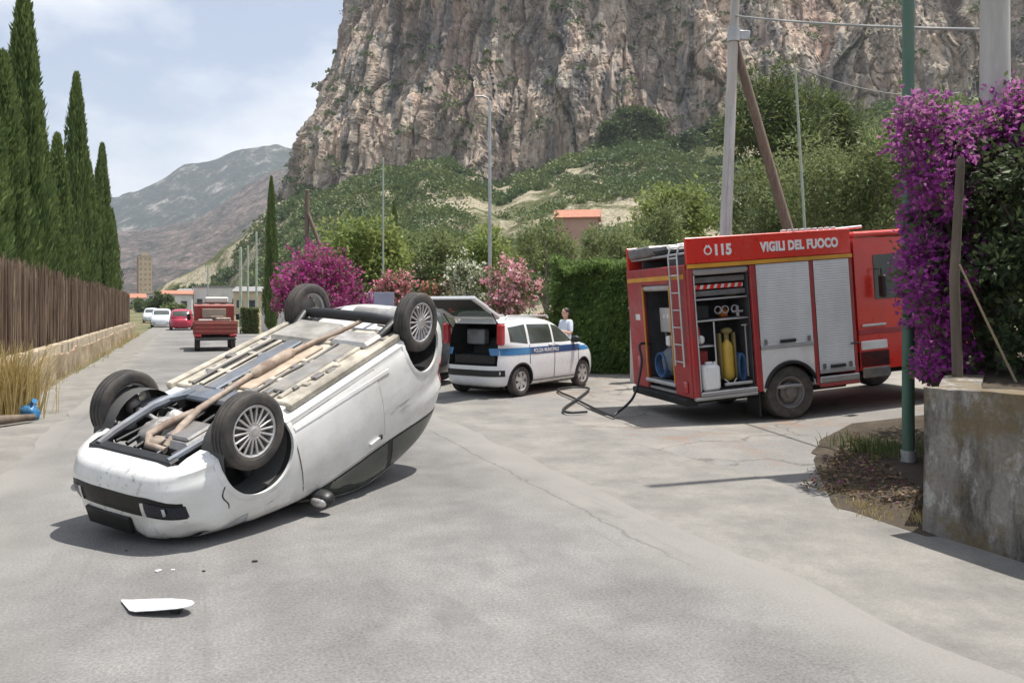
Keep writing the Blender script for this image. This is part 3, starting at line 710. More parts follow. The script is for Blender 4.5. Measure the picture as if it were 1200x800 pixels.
# ---- scrub covering the hillside (beyond counting)
def scrub():
    n = 9500
    px = rng.uniform(130, 1290, n); u = rng.uniform(0, 1, n) ** .62
    d = 48 + (330 - 48) * u
    x = (px - 600) / 900 * d; z = hill_z(x, d)
    dens = fbm(x / 26, d / 26, x * 0 + 1.1, 4)
    keep = (z > 0.3) & (dens * 1.7 + rng.uniform(-.25, .25, n) + .25 * u > -.07)
    x, d, z = x[keep], d[keep], z[keep]; k = len(x)
    rise = 16 + 26 * fbm(CLIFF_U / 38, CLIFF_U * 0 + 5, CLIFF_U * 0, 4)
    pool = np.flatnonzero((CLIFF_H > 8) & (CLIFF_H < rise) & (CLIFF_PTS[:, 1] < 420)); pool2 = np.flatnonzero((CLIFF_H > 20) & (CLIFF_PTS[:, 1] < 420))
    pick = np.r_[rng.choice(pool, 2600), rng.choice(pool2, 380)]
    x = np.r_[x, CLIFF_PTS[pick, 0]]; d = np.r_[d, CLIFF_PTS[pick, 1] - .3]; z = np.r_[z, CLIFF_PTS[pick, 2]]; k = len(x)
    size = rng.uniform(.75, 2.5, k) ** 1.25 * np.clip(d / 150, .4, 1.25)
    per = 56
    i = np.repeat(np.arange(k), per); uu = rdir(k * per); uu[:, 2] = np.abs(uu[:, 2]) * .9
    P = np.c_[x, d, z][i] + uu * size[i][:, None] * rng.uniform(.6, 1.05, (k * per, 1)) * np.array([1.1, 1.1, .85])
    s = np.clip(d[i] / 250, .22, 1.3) * rng.uniform(.7, 1.3, k * per)
    V, F = leaf_geo(P, uu * .7 + rdir(k * per) * .6, s, s * .65, .1)
    m = leafmat('scrub_leaf', [(0, (0.024, 0.058, 0.022)), (.6, (0.052, 0.105, 0.036)), (1, (0.12, 0.185, 0.06))], .15, tone=(0.17, 0.20, 0.06), tone_scale=.045)
    tag(link_mesh('hillside_scrub', np_mesh('hillside_scrub', V, F), m), 'dense green scrub covering the slope below the cliff', 'scrub', kind='stuff')
scrub()

# ---- trees and shrubs of the middle distance
def at(px, d): return ((px - 600) / 900 * d, d, ground_z((px - 600) / 900 * d, d) - .02)
tree('broadleaf_tree', at(424, 31), 5.3, (1.6, 1.5, 1.5), 3.7, G_BR, 'round leafy green tree right behind the magenta bougainvillea', clumps=44, per=150, leaf=(.17, .09))
tree('broadleaf_tree', at(497, 34), 5.2, (1.9, 1.7, 1.5), 3.6, G_OL, 'dull olive green tree behind the white flowering oleander', clumps=44, per=150, leaf=(.17, .07), bark=BARKG)
tree('broadleaf_tree', at(568, 36), 5.4, (2.6, 1.8, 1.7), 3.5, G_BR, 'wide yellowish green tree behind the tall grey street lamp', clumps=56, per=150, leaf=(.18, .09))
tree('olive_tree', at(640, 27), 4.7, (1.3, 1.2, 1.5), 3.3, G_OL, 'grey green olive tree at the left end of the clipped hedge', clumps=44, per=150, leaf=(.13, .04), bark=BARKG)
tree('olive_tree', at(722, 30), 5.0, (1.8, 1.5, 1.0), 3.3, G_OL, 'broad grey green olive tree rising over the clipped hedge', clumps=48, per=160, leaf=(.14, .045), bark=BARKG)
tree('broadleaf_tree', at(700, 52), 6.5, (4.2, 2.5, 1.3), 2.6, G_OL, 'low spreading tree below the orange roofed house', clumps=56, per=140, leaf=(.24, .1))
tree('broadleaf_tree', at(796, 42), 8.5, (2.3, 2.0, 1.9), 6.4, G_BR, 'bright yellow green tree left of the leaning concrete pole', clumps=52, per=150, leaf=(.2, .1))
tree('broadleaf_tree', at(770, 34), 5.4, (2.0, 1.6, 1.5), 3.9, G_OL, 'pale dusty bush over the back of the fire engine', clumps=44, per=140, leaf=(.15, .06), bark=BARKG)
tree('pine_tree', at(905, 34), 11.5, (2.3, 2.0, 2.3), 9.0, G_PINE, 'tall dark pine with sunlit tips behind the pole and wooden strut', clumps=70, per=170, leaf=(.22, .05), cr=.27)
tree('pine_tree', at(960, 37), 11.6, (2.0, 1.9, 1.9), 9.2, G_PINE, 'yellow green pine right of the wooden strut', clumps=60, per=160, leaf=(.22, .05), cr=.28)
tree('olive_tree', at(893, 25), 6.2, (1.3, 1.3, 1.9), 4.1, G_OL, 'bushy olive tree crossed by the wooden strut behind the fire engine', clumps=50, per=170, leaf=(.12, .04), bark=BARKG)
tree('olive_tree', at(975, 23), 6.4, (1.7, 1.4, 2.1), 4.2, G_OL, 'large silvery olive tree behind the fire engine roof', clumps=60, per=180, leaf=(.12, .04), bark=BARKG)
tree('olive_tree', at(1050, 22), 6.6, (1.4, 1.4, 2.2), 4.3, G_OL, 'silvery olive tree behind the purple bougainvillea', clumps=50, per=170, leaf=(.12, .04), bark=BARKG)
tree('broadleaf_tree', at(1035, 44), 12.2, (2.7, 2.2, 2.6), 9.4, G_PINE, 'dense green tree on the slope over the fire engine cab', clumps=60, per=150, leaf=(.22, .09))
tree('broadleaf_tree', at(1130, 30), 9.0, (2.6, 2.2, 2.8), 6.0, G_OL, 'tall leafy tree behind the thick concrete pole', clumps=56, per=150, leaf=(.18, .08))
cypress(*at(462, 60)[:2], 1.75 + (358 - 236) * 60 / 900, 2, .75, 'short dark cypress standing up out of the olive green trees')

flower_shrub('bougainvillea', at(372, 25), 3.4, (1.55, .9, 1.35), 2.05, G_SHRUB, F_MAG, 'magenta bougainvillea mound behind the wheels of the overturned car', clumps=44, per=60, fper=260, fsize=.085, top=.6)
flower_shrub('bougainvillea', at(428, 26), 2.3, (.75, .6, .8), 1.35, G_SHRUB, F_PUR, 'small purple bougainvillea beside the grey blue board', clumps=20, per=50, fper=200, fsize=.08, top=.6)
flower_shrub('oleander', at(459, 25), 3.1, (.62, .55, .9), 2.15, G_SHRUB, F_ROSE, 'rose pink oleander beside the grey blue board', clumps=24, per=70, fper=120, fsize=.075, top=.6)
flower_shrub('oleander', at(512, 25), 2.7, (.50, .5, .62), 2.0, G_SHRUB, F_SALM, 'salmon pink oleander showing just above the rear wheel of the overturned car', clumps=18, per=80, fper=90, fsize=.07)
flower_shrub('oleander', at(543, 24.5), 3.4, (.62, .55, .85), 2.45, G_SHRUB, F_WHITE, 'white flowering oleander above the raised tailgate', clumps=26, per=80, fper=110, fsize=.07)
flower_shrub('oleander', at(598, 23.5), 3.3, (.85, .7, 1.05), 2.15, G_SHRUB, F_PINK, 'large pink oleander behind the police car roof', clumps=34, per=80, fper=110, fsize=.075)
flower_shrub('oleander', at(645, 21.6), 1.9, (.26, .3, .45), 1.35, G_SHRUB, F_ROSE, 'small rose red oleander between the person and the hedge end', clumps=12, per=50, fper=70, fsize=.06)

# ---- clipped hedge beside the yard
def hedge(a, b, thick, h, label):
    a, b = Vector(a), Vector(b); Ld = (b - a).length; ang = math.atan2(b.y - a.y, b.x - a.x)
    root = empty('hedge', (a.x, a.y, -.02), ang, label, 'hedge')
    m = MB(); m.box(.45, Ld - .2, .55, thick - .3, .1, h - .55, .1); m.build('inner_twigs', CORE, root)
    N1, N2, N3 = 30000, 11000, 4000
    def lump(u, v, s): return .30 * fbm(u * 1.6 + s, v * 1.3, u * 0 + s, 4)
    u = rng.uniform(0, Ld, N1); v = rng.uniform(0.05, h, N1)
    P1 = np.c_[u, .12 - lump(u, v, 1.) + rng.uniform(0, .25, N1) + .45 * (v / h) ** 7, v]
    A1 = np.c_[rng.normal(0, .35, N1), -np.full(N1, .5), -.55 + rng.normal(0, .4, N1)]
    u = rng.uniform(0, Ld, N2); v = rng.uniform(0, thick, N2)
    P2 = np.c_[u, v, h - .15 + lump(u, v, 5.) * 1.4 + rng.uniform(-.12, .08, N2)]
    A2 = np.c_[rng.normal(0, .5, N2), rng.normal(0, .5, N2) - .15, np.full(N2, .6)]
    u = rng.uniform(0, thick, N3); v = rng.uniform(0.05, h, N3)
    P3 = np.c_[.02 - lump(u, v, 9.) + rng.uniform(0, .2, N3), u, v]; A3 = np.c_[-np.full(N3, .6), rng.normal(0, .4, N3), -.3 + rng.normal(0, .4, N3)]
    P = np.r_[P1, P2, P3]; A = np.r_[A1, A2, A3]
    leaves_obj('foliage', P, A, rng.uniform(.08, .17, len(P)), rng.uniform(.035, .07, len(P)), G_HEDGE, root)
    return root
hedge((0.95, 20.3), (5.6, 17.1), 1.3, 2.95, 'dense clipped green hedge beside the yard between police car and fire engine')

# ---- purple bougainvillea hanging by the green post
root = empty('bougainvillea', (5.02, 8.35, 1.05), 0, 'tall purple bougainvillea spilling over the wall end beside the green post', 'shrub')
C = []
for i in range(120):
    t = random.random()
    zz = -.02 + 2.72 * t
    wx = .27 + .08 * math.sin(t * 7)
    C.append((-.40 - .06 * t + random.uniform(-wx, wx) * (1.0 if t > .3 else .5), random.uniform(-.75, 1.0), zz))
for i in range(30):
    t = random.random(); C.append((-.3 + .95 * t + random.uniform(-.2, .2), random.uniform(-.4, .4), 2.3 + .62 * t + random.uniform(-.2, .2)))
for i in range(26):
    C.append((.15 + random.uniform(-.2, .45), random.uniform(-.5, .3), random.uniform(1.1, 2.5)))
C = np.array(C); C[:, 0] += .5 * C[:, 1]; rad_ = rng.uniform(.10, .24, len(C))
P, A = clump_points(C, rad_, 130); 
leaves_obj('blossoms', P, A * .5 + rdir(len(P)) * .6 - np.array([0, 0, .25]), .062 * rng.uniform(.7, 1.3, len(P)), .05 * rng.uniform(.7, 1.3, len(P)), F_PUR, root, .25)
P, A = clump_points(C, rad_ * 1.05, 40)
leaves_obj('foliage', P, A + rdir(len(P)) * .6, .075 * rng.uniform(.7, 1.3, len(P)), .04, G_SHRUB, root)
m = MB()
for i in range(0, len(C), 9):
    c = Vector(C[i]); m.tube([(.25, .1, -.1), Vector((.1, .1, .4)).lerp(c, .5) + Vector((0, 0, .25)), c], [.03, .02, .007], 6)
m.build('stems', BARK, root, smooth=50)

# ---- dark evergreen shrubs on the terrace behind the wall
def terrace_shrub(loc, rad, cz, label, clumps, per):
    root = empty('evergreen_shrub', loc, 0, label, 'shrub', 'dark shrubs behind the concrete wall')
    C = ell_centres(clumps, (0, 0, cz), rad, .3); C[:, 2] = np.maximum(C[:, 2], .12)
    P, A = clump_points(C, .24 * rad[0] * rng.uniform(.8, 1.4, clumps), per, .2)
    leaves_obj('foliage', P, A * .6 + rdir(len(P)) * .55, .085 * rng.uniform(.6, 1.4, len(P)), .045 * rng.uniform(.7, 1.3, len(P)), G_DK, root)
    m = MB()
    for i in range(8):
        c = Vector(C[i]); m.tube([(random.uniform(-.1, .1), random.uniform(-.1, .1), -.05), Vector((0, 0, .2)).lerp(c, .5), c], [.035, .025, .008], 6)
    m.build('stems', BARK, root, smooth=50)
terrace_shrub((5.75, 8.0, 1.05), (1.25, .9, 1.5), 1.4, 'large dark evergreen shrub behind the wall below the thick concrete pole', 70, 170)
terrace_shrub((5.3, 7.15, 1.05), (.8, .7, 1.3), 1.15, 'dark evergreen shrub just behind the top of the concrete wall', 46, 150)
terrace_shrub((6.6, 9.6, 1.05), (1.3, 1.1, 1.7), 1.6, 'tall dark evergreen shrub at the back of the terrace', 60, 150)
terrace_shrub((5.9, 6.3, 1.05), (.95, .8, 1.45), 1.3, 'rounded evergreen shrub on the terrace nearest the road', 50, 160)
# ================================================================== WALLS, FENCE, POLES, HOUSES
def m_wall_concrete():
    m, nt, b = nmat('weathered_concrete')
    n1 = noise(nt, 1.6, 8, 0.7, stretch=(1, 1, .55)); n2 = noise(nt, 5.5, 7, 0.75, stretch=(1, 1, .5), loc=(5, 2, 1)); n3 = noise(nt, 30, 5, .8)
    col = ramp(nt, [(0.3, (0.13, 0.12, 0.105)), (0.5, (0.23, 0.215, 0.19)), (0.72, (0.35, 0.33, 0.295))], n1)
    col = mixc(nt, col, (0.42, 0.41, 0.385), ramp(nt, [(0.53, (0, 0, 0)), (0.60, (0.75,) * 3)], n2))
    col = mixc(nt, col, (0.055, 0.05, 0.042), ramp(nt, [(0.45, (0, 0, 0)), (0.58, (0.85,) * 3)], noise(nt, 3.2, 7, .72, stretch=(1, 1, .3), loc=(8, 8, 3))))
    col = mixc(nt, col, (0.16, 0.12, 0.065), ramp(nt, [(0.48, (0, 0, 0)), (0.58, (0.8,) * 3)], noise(nt, 2.1, 6, .7, loc=(2, 19, 3))))
    col = mixc(nt, col, ramp(nt, [(0.3, (0.5,) * 3), (0.7, (1.4,) * 3)], n3), 0.4, 'MULTIPLY')
    nt.links.new(col, b.inputs['Base Color']); b.inputs['Roughness'].default_value = 0.95; b.inputs['Specular IOR Level'].default_value = .2
    bump(nt, b, mixc(nt, n2, n3, .5), 0.8, 0.02)
    return m
WALLC = m_wall_concrete()
def rough_wall(name, p0, p1, thick, h, mat, label, cat='wall', step=.12, amp=.018, topamp=.02, z0=-.1, cap=None, seed=0.):
    """solid wall with an uneven face and top"""
    p0, p1 = Vector(p0), Vector(p1); Ld = (p1 - p0).length; ang = math.atan2(p1.y - p0.y, p1.x - p0.x)
    root = empty(name, (p0.x, p0.y, 0), ang, label, cat)
    nx = max(2, int(Ld / step)); nzv = max(3, int((h - z0) / step))
    us = np.linspace(0, Ld, nx); prof = [(0, z) for z in np.linspace(z0, h, nzv)] + [(thick * .5, h)] + [(thick, z) for z in np.linspace(h, z0, nzv)]
    V = []
    for u in us:
        hh_ = topamp * float(fbm(np.array([u * 1.1 + seed]), np.array([seed]), np.array([0.]), 4)[0]) * 2
        for k, (y, z) in enumerate(prof):
            e = amp * float(fbm(np.array([u * 2.3]), np.array([z * 2.3]), np.array([y * 3 + seed]), 4)[0]) * 2
            zt = z + (hh_ if abs(z - h) < 1e-6 else 0)
            V.append((u, y + (e if y < thick * .4 else -e if y > thick * .6 else 0), zt))
    n = len(prof)
    F = [(i * n + k, (i + 1) * n + k, (i + 1) * n + k + 1, i * n + k + 1) for i in range(nx - 1) for k in range(n - 1)]
    m = MB(); m.add(V, F); m.add([V[k] for k in range(n)], [tuple(range(n))[::-1]]); m.add([V[(nx - 1) * n + k] for k in range(n)], [tuple(range(n))])
    m.build('wall_body', mat, root, smooth=55)
    if cap:
        c = MB(); x = 0.0
        while x < Ld - .1:
            w = random.uniform(.7, 1.1); c = MB(); c.box(x, min(x + w, Ld) - .012, -.03, thick + .03, h + .022, h + .085 + random.uniform(-.01, .01), .012); c.build('coping_stone', cap, root); x += w
    return root
# concrete retaining wall at the entrance (corner stands at 3.2, 6.0)
rough_wall('retaining_wall', (3.2, 5.98), (6.35, -1.6), .3, 1.13, WALLC, 'weathered grey concrete retaining wall along the road edge', step=.07, amp=.012, topamp=.022)
rough_wall('retaining_wall', (6.9, 11.6), (3.42, 6.2), .3, 1.08, WALLC, 'return of the concrete retaining wall running back beside the yard', step=.1, amp=.012, topamp=.02, seed=4.)
# planted terrace behind it
poly = [(3.36, 6.02), (3.62, 6.25), (6.95, 11.4), (16, 20), (22, 12), (14, -4), (6.6, -1.7)]
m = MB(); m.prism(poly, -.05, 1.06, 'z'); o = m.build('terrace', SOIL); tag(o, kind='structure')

# low rubble wall and reed fence on the far side of the road
def m_rubble():
    m, nt, b = nmat('rubble_plaster')
    n1 = noise(nt, 2.4, 8, .7); n2 = noise(nt, 14, 6, .8)
    col = ramp(nt, [(.3, (.24, .185, .115)), (.5, (.36, .29, .19)), (.72, (.47, .40, .285))], n1)
    col = mixc(nt, col, (.42, .26, .19), ramp(nt, [(.5, (0, 0, 0)), (.65, (.5,) * 3)], noise(nt, .9, 5, .6, loc=(7, 1, 2))))
    col = mixc(nt, col, ramp(nt, [(.3, (.5,) * 3), (.7, (1.4,) * 3)], n2), .5, 'MULTIPLY')
    nt.links.new(col, b.inputs['Base Color']); b.inputs['Roughness'].default_value = .95
    bump(nt, b, n2, .8, .03); return m
RUB = m_rubble()
COP = surf('coping', (.44, .37, .27), .9, var=.25, scale=4, bmp=.5, bscale=30)
lw = -2.95
a0, a1 = RW(lw, 13.0), RW(lw, 50)
rough_wall('roadside_wall', (a1.x, a1.y), (a0.x, a0.y), -.34, .56, RUB, 'low sandy rubble wall below the brown reed fence', step=.16, amp=.05, topamp=.05, cap=COP)
REED = leafmat('dry_reed', [(0, (.10, .07, .05)), (.4, (.20, .14, .10)), (.8, (.30, .22, .155)), (1, (.44, .36, .26))], 0.0, tone=(.15, .095, .068), tone_scale=.9)
WOOD = surf('old_wood', (.17, .13, .098), .85, var=.35, scale=8, bmp=.5, bscale=30, stretch=(4, 4, .3))
p0 = RW(-3.5, 9.0); Lf = 44.0
fence = empty('reed_fence', (p0.x, p0.y, 0), R(22.74 + 90), 'tall brown dry reed fence standing behind the low sandy wall', 'fence')
for k in range(22):
    n = 240; x = k * 2 + rng.uniform(0, 2, n); top = 2.62 - .22 * k / 22 + .10 * fbm(x * .6, x * 0, x * 0, 3) + np.abs(rng.normal(0, .16, n)) * rng.choice([-1, .6], n); y = rng.normal(0, .03, n)
    w = rng.uniform(.006, .013, n); lean = rng.normal(0, .09, n)
    V = []; F = []
    for i in range(n):
        for j in range(3):
            ca, sa_ = math.cos(2.094 * j + i) * w[i], math.sin(2.094 * j + i) * w[i]
            V += [(x[i] + ca, y[i] + sa_, .1), (x[i] + ca * .6 + lean[i] * 2, y[i] + sa_ * .6, top[i])]
        q = i * 6
        F += [(q, q + 2, q + 3, q + 1), (q + 2, q + 4, q + 5, q + 3), (q + 4, q, q + 1, q + 5)]
    o = link_mesh('reed_panel', np_mesh('reed_panel', V, F), REED, fence)
    m = MB(); m.tube([(k * 2, .06, -.1), (k * 2 + .02, .06, 2.45)], [.045, .04], 8); m.build('post', WOOD, fence, smooth=50)
for z in (.75, 1.5, 2.2):
    m = MB(); m.tube([(0, .035, z), (Lf, .035, z)], .012, 6); m.build('rail_wire', WOOD, fence)
# dry grass in front of the wall
for (x, y, n, sp, h, lab) in [(-7.95, 12.1, 900, (.20, .22), 1.1, 'big clump of straw yellow dry grass in front of the reed fence')]:
    r_ = empty('dry_grass_clump', (x, y, -.04), 0, lab, 'grass')
    V, F = blades(n, (0, 0, 0), sp, h, .018, .55); link_mesh('blades', np_mesh('blades', V, F), STRAW, r_)
vs, fs = [], []; off = 0
for s in np.arange(15.5, 48, .55):
    if random.random() < .55:
        c = RW(-2.78 + random.uniform(-.12, .1), s + random.uniform(-.2, .2))
        V, F = blades(random.randint(6, 16), (c.x, c.y, -.01), (.10, .14), random.uniform(.10, .26) * (2.2 if s > 34 else 1), .014, .6); vs.append(V); fs.append(F + off); off += len(V)
tag(link_mesh('roadside_weeds', np_mesh('roadside_weeds', np.concatenate(vs), np.concatenate(fs)), STRAW), 'dry straw weeds along the foot of the low sandy wall', 'weeds', kind='stuff')
# blue bag and log
BLUE = surf('blue_plastic', (.04, .17, .34), .4, var=.3, scale=6, bmp=.6, bscale=14)
m = MB(); m.blob((0, 0, .13), (.15, .12, .15), 9, .35, e=.7); m.tube([(.02, 0, .24), (.04, .02, .33), (.10, .0, .36)], [.05, .03, .055], 8)
bag = m.build('plastic_bag', BLUE, smooth=70); bag.location = (-7.42, 11.8, -.02); bag.scale = (.85, .85, .85); tag(bag, 'crumpled blue plastic bag lying beside the dry grass clump', 'bag')
m = MB(); m.tube([(-.85, -.05, .08), (-.4, .02, .10), (.1, -.02, .09), (.55, .03, .07)], [.075, .085, .07, .045], 10); m.tube([(-.3, 0, .12), (-.2, -.16, .2)], [.035, .015], 7)
lg = m.build('log', BARK, smooth=60); lg.location = (-7.45, 11.1, 0); lg.rotation_euler = (0, 0, R(62)); tag(lg, 'brown fallen log at the road edge beside the dry grass', 'log')

# ---- poles
CONC = surf('pole_concrete', (.50, .485, .455), .85, var=.15, scale=3, dirt=(.22, .2, .18), dirt_amt=.5, stretch=(2, 2, .3), bmp=.2, bscale=60)
GALV = surf('galvanised', (.48, .49, .49), .5, .5, var=.12, scale=4, dirt=(.25, .23, .2), dirt_amt=.4)
GREENP = surf('green_paint', (.055, .135, .095), .5, var=.2, scale=3, dirt=(.19, .17, .13), dirt_amt=.4, stretch=(2, 2, .4))
PALEG = surf('pale_green_paint', (.36, .42, .34), .6, var=.2, scale=3)
CABLE = surf('cable_black', (.03, .03, .03), .6)
CABLEG = surf('cable_grey', (.28, .28, .27), .6)
def pole(name, loc, h, r0, r1, mat, label, cat='pole', tilt=(0, 0), group=None, cap=True, base=None):
    root = empty(name, loc, 0, label, cat, group); root.rotation_euler = (tilt[0], tilt[1], 0)
    m = MB(); m.tube([(0, 0, -.15), (0, 0, h * .5), (0, 0, h)], [r0, (r0 + r1) / 2, r1], 14); m.build('shaft', mat, root, smooth=50)
    if cap: m = MB(); m.tube([(0, 0, h + .003), (0, 0, h + .05)], [r1 * 1.1, r1 * .8], 14); m.build('cap', mat, root, smooth=50)
    if base: m = MB(); m.tube([(0, 0, -.05), (0, 0, base)], [r0 * 1.25, r0 * 1.2], 14); m.build('base_sleeve', GALV, root, smooth=50)
    return root
pole('street_post', (4.36, 8.45, .02), 10.6, .065, .055, GREENP, 'green painted steel post on the bare earth by the wall corner', base=.14)
tp = pole('utility_pole', (5.42, 8.62, 1.0), 8.4, .165, .125, CONC, 'thick pale concrete utility pole rising from the terrace shrubs')
sp = pole('utility_pole', (4.60, 17.0, ground_z(4.6, 17)), 9.6, .155, .09, CONC, 'leaning white concrete pole behind the fire engine', tilt=(0, R(2.3)))
m = MB(); m.tube([(0, 0, 7.45), (0, 0, 7.75)], .14, 14); m.box(-.05, .35, -.06, .06, 7.5, 7.7, .01); m.build('bracket', GALV, sp, smooth=40)
m = MB(); m.tube([(0, -.12, 0.2), (0, -.13, 6.0)], .035, 8); m.build('conduit', GALV, sp, smooth=50)
m = MB(); m.tube([(7.35, 17.25, .15), (6.2, 17.2, 3.4), (4.92, 17.12, 7.75)], [.13, .115, .095], 12)
o = m.build('wooden_strut', WOOD, smooth=50); tag(o, 'brown wooden strut propping the leaning concrete pole', 'strut')
tp2 = (937, 20.0)
th = pole('thin_post', (7.82, 20.0, ground_z(7.8, 20)), 8.0 - ground_z(7.8, 20), .04, .03, PALEG, 'thin pale post standing between the olive trees behind the fire engine', tilt=(0, R(-3.4)))
def cable(name, a, b, sag, r_, mat, label):
    a, b = Vector(a), Vector(b); m = MB()
    m.tube([a.lerp(b, t) - Vector((0, 0, sag * 4 * t * (1 - t))) for t in np.linspace(0, 1, 17)], r_, 6)
    return tag(m.build(name, mat, smooth=60), label, 'cable')
cable('overhead_cable', (4.93, 17.0, 8.16), (5.42, 8.62, 4.84), .05, .02, CABLEG, 'overhead cable from the leaning pole to the thick concrete pole')
cable('overhead_cable', (7.36, 20.0, 7.98), (14, 24, 8.4), .35, .016, CABLEG, 'thin overhead wire leaving the thin post to the right')
# street lamp behind the oleanders
sl = pole('street_lamp', at(574, 30), 9.7, .085, .055, GALV, 'tall grey street lamp rising behind the pink oleander', 'street lamp')
m = MB(); m.tube([(0, 0, 9.6), (-.08, -.02, 9.85), (-.28, -.05, 9.92)], .035, 8); m.build('arm', GALV, sl, smooth=50)
m = MB(); m.box(-.55, -.25, -.11, .02, 9.88, 9.95, .03); m.build('lamp_head', GALV, sl)
pole('thin_post', at(449, 29), 7.3, .04, .035, PALEG, 'thin pale green post behind the rose pink oleander')
wp = pole('wooden_pole', at(360, 27), 5.8, .10, .075, WOOD, 'old wooden pole standing in the magenta bougainvillea')
m = MB(); q = Vector(at(360, 27)); m.tube([q + Vector((.05, -.05, 5.0)), q + Vector((.95, -.15, 2.6)), q + Vector((1.85, -.3, -.1))], [.06, .07, .08], 10)
tag(m.build('wooden_strut', WOOD, smooth=50), 'sloping brown strut against the wooden pole in the bougainvillea', 'strut')
for px, yt, d, r_, mt, lab in [(282, 290, 66, .15, PALEG, 'pale post nearest the ivy covered pillar'), (290.5, 288, 82, .13, PALEG, 'pale post just beyond the ivy covered pillar'),
                     (300.5, 272, 76, .13, PALEG, 'tallest pale post beside the far white wall'), (243.6, 311, 120, .16, GALV, 'far grey post above the red lorry'),
                     (225.6, 336, 200, .17, GALV, 'short grey post among the distant houses'), (315.8, 245, 60, .05, PALEG, 'hair thin pale post in front of the lone cypress')]:
    pole('roadside_post', ((px - 600) / 900 * d, d, -.05), 1.75 + (358 - yt) * d / 900, r_ * .9, r_ * .7, mt, lab, group='posts along the far road')

# ---- far buildings
PLW = surf('white_plaster', (.66, .64, .60), .85, var=.08, scale=.5, dirt=(.4, .36, .3), dirt_amt=.35, dirt_scale=.4)
PLC = surf('cream_plaster', (.55, .44, .30), .85, var=.1, scale=.4, dirt=(.35, .27, .19), dirt_amt=.35, dirt_scale=.3)
PLB = surf('brown_brick', (.27, .135, .095), .85, var=.15, scale=.5)
PLP = surf('pinkish_plaster', (.42, .27, .21), .85, var=.1, scale=.6)
TILE = surf('terracotta', (.40, .17, .105), .8, var=.25, scale=2.5, dirt=(.3, .13, .09), dirt_amt=.4)
PLT = surf('tower_window', (.25, .19, .13), .6)
GREYR = surf('grey_roof', (.24, .235, .23), .8, var=.15, scale=1)
GLASSD = surf('window_dark', (.035, .04, .045), .15, var=.2, spec=.6)
FRAME = surf('window_frame', (.30, .28, .25), .6)
def house(name, loc, rz, w, dp, h, wall, roof, label, floors=1, cols=3, pitched=True, ov=.3, rh=None):
    root = empty(name, loc, rz, label, 'building')
    m = MB(); m.box(-w / 2, w / 2, -dp / 2, dp / 2, -1.5, h); m.build('wall', wall, root)
    fh = h / floors
    for f in range(floors):
        for c in range(cols):
            for yy, sg in ((-dp / 2, -1),):
                x = -w / 2 + w * (c + .5) / cols; ww, wh = min(1.1, w / cols * .45), min(1.4, fh * .5); z = fh * f + fh * .32
                fr = MB(); fr.box(x - ww / 2 - .1, x + ww / 2 + .1, yy - .06, yy - .003, z - .1, z + wh + .1); fo = fr.build('window', FRAME if floors < 5 else PLC, root)
                pn = MB(); pn.box(x - ww / 2, x + ww / 2, yy - .09, yy - .063, z, z + wh); pn.build('pane', GLASSD if floors < 5 else PLT, fo)
    m = MB()
    if pitched:
        rh = rh or w * .16
        m.prism([(-dp / 2 - ov, h - .02), (dp / 2 + ov, h - .02), (dp / 2 + ov, h + .14), (0, h + rh), (-dp / 2 - ov, h + .14)], -w / 2 - ov, w / 2 + ov, 'x')
    else:
        m.box(-w / 2 - .15, w / 2 + .15, -dp / 2 - .15, dp / 2 + .15, h, h + .45)
    m.build('roof', roof, root)
    return root
d = 110; hz_ = float(hill_z(np.array([(677 - 600) / 900 * d]), np.array([float(d)]))[0])
oh = house('house', ((677 - 600) / 900 * d, d, hz_ - .3), R(-8), 5.9, 5.0, 1.75 + (358 - 258) * d / 900 - hz_ + .3, PLP, TILE, 'small pinkish house with an orange tiled roof on the green hillside', 1, 2, True, .35, 1.5)
m = MB(); m.box(-2.2, -1.7, -.4, .2, 6.0, 7.0); m.build('chimney', PLP, oh)
d = 600; tw = house('apartment_tower', ((169.5 - 600) / 900 * d, d, 0), R(32), 9.5, 9.0, 40, PLC, GREYR, 'tall tan apartment tower far down the road beneath the mountains', 10, 3, False)
m = MB(); m.box(-5.05, -4.76, -4.4, 4.4, 1, 39.5); m.build('brick_face', PLB, tw)
m = MB(); m.box(-2, 2.4, -2, 2, 40.4, 43); m.build('roof_hut', PLC, tw)
house('long_building', ((259 - 600) / 900 * 180, 180, -.05), R(6), 10.5, 6, 5.9, PLW, GREYR, 'long low white building at the end of the road behind the lorry', 1, 4, False)
house('house', ((208 - 600) / 900 * 170, 170, -.05), R(20), 6, 6, 4.2, PLW, TILE, 'small white house left of the red lorry in the distance', 1, 2)
house('house', ((226 - 600) / 900 * 230, 230, -.05), R(-10), 8, 7, 5.6, PLP, GREYR, 'greyish pink house behind the small white house in the distance', 2, 3)
house('house', ((194 - 600) / 900 * 300, 300, -.05), R(15), 12, 8, 6.0, PLW, GREYR, 'wide pale house at the foot of the tan tower', 2, 4, False)
house('house', ((158 - 600) / 900 * 330, 330, -.05), R(30), 12, 8, 5.0, PLW, TILE, 'pale house between the cypress row and the tan tower', 1, 4)
house('house', ((300 - 600) / 900 * 150, 150, -.05), R(5), 7, 6, 4.4, PLC, GREYR, 'cream house behind the pale posts', 1, 3)
tree('broadleaf_tree', ((188 - 600) / 900 * 120, 120, -.05), 4, (2.2, 2, 1.4), 2.0, G_DK, 'dark round tree at the far end of the road below the tan tower', clumps=24, per=60, leaf=(.4, .25))
tree('broadleaf_tree', ((203 - 600) / 900 * 90, 90, -.05), 2.6, (1.6, 1.3, .85), 1.1, G_OL, 'olive green bush by the distant white car', clumps=24, per=60, leaf=(.3, .15))
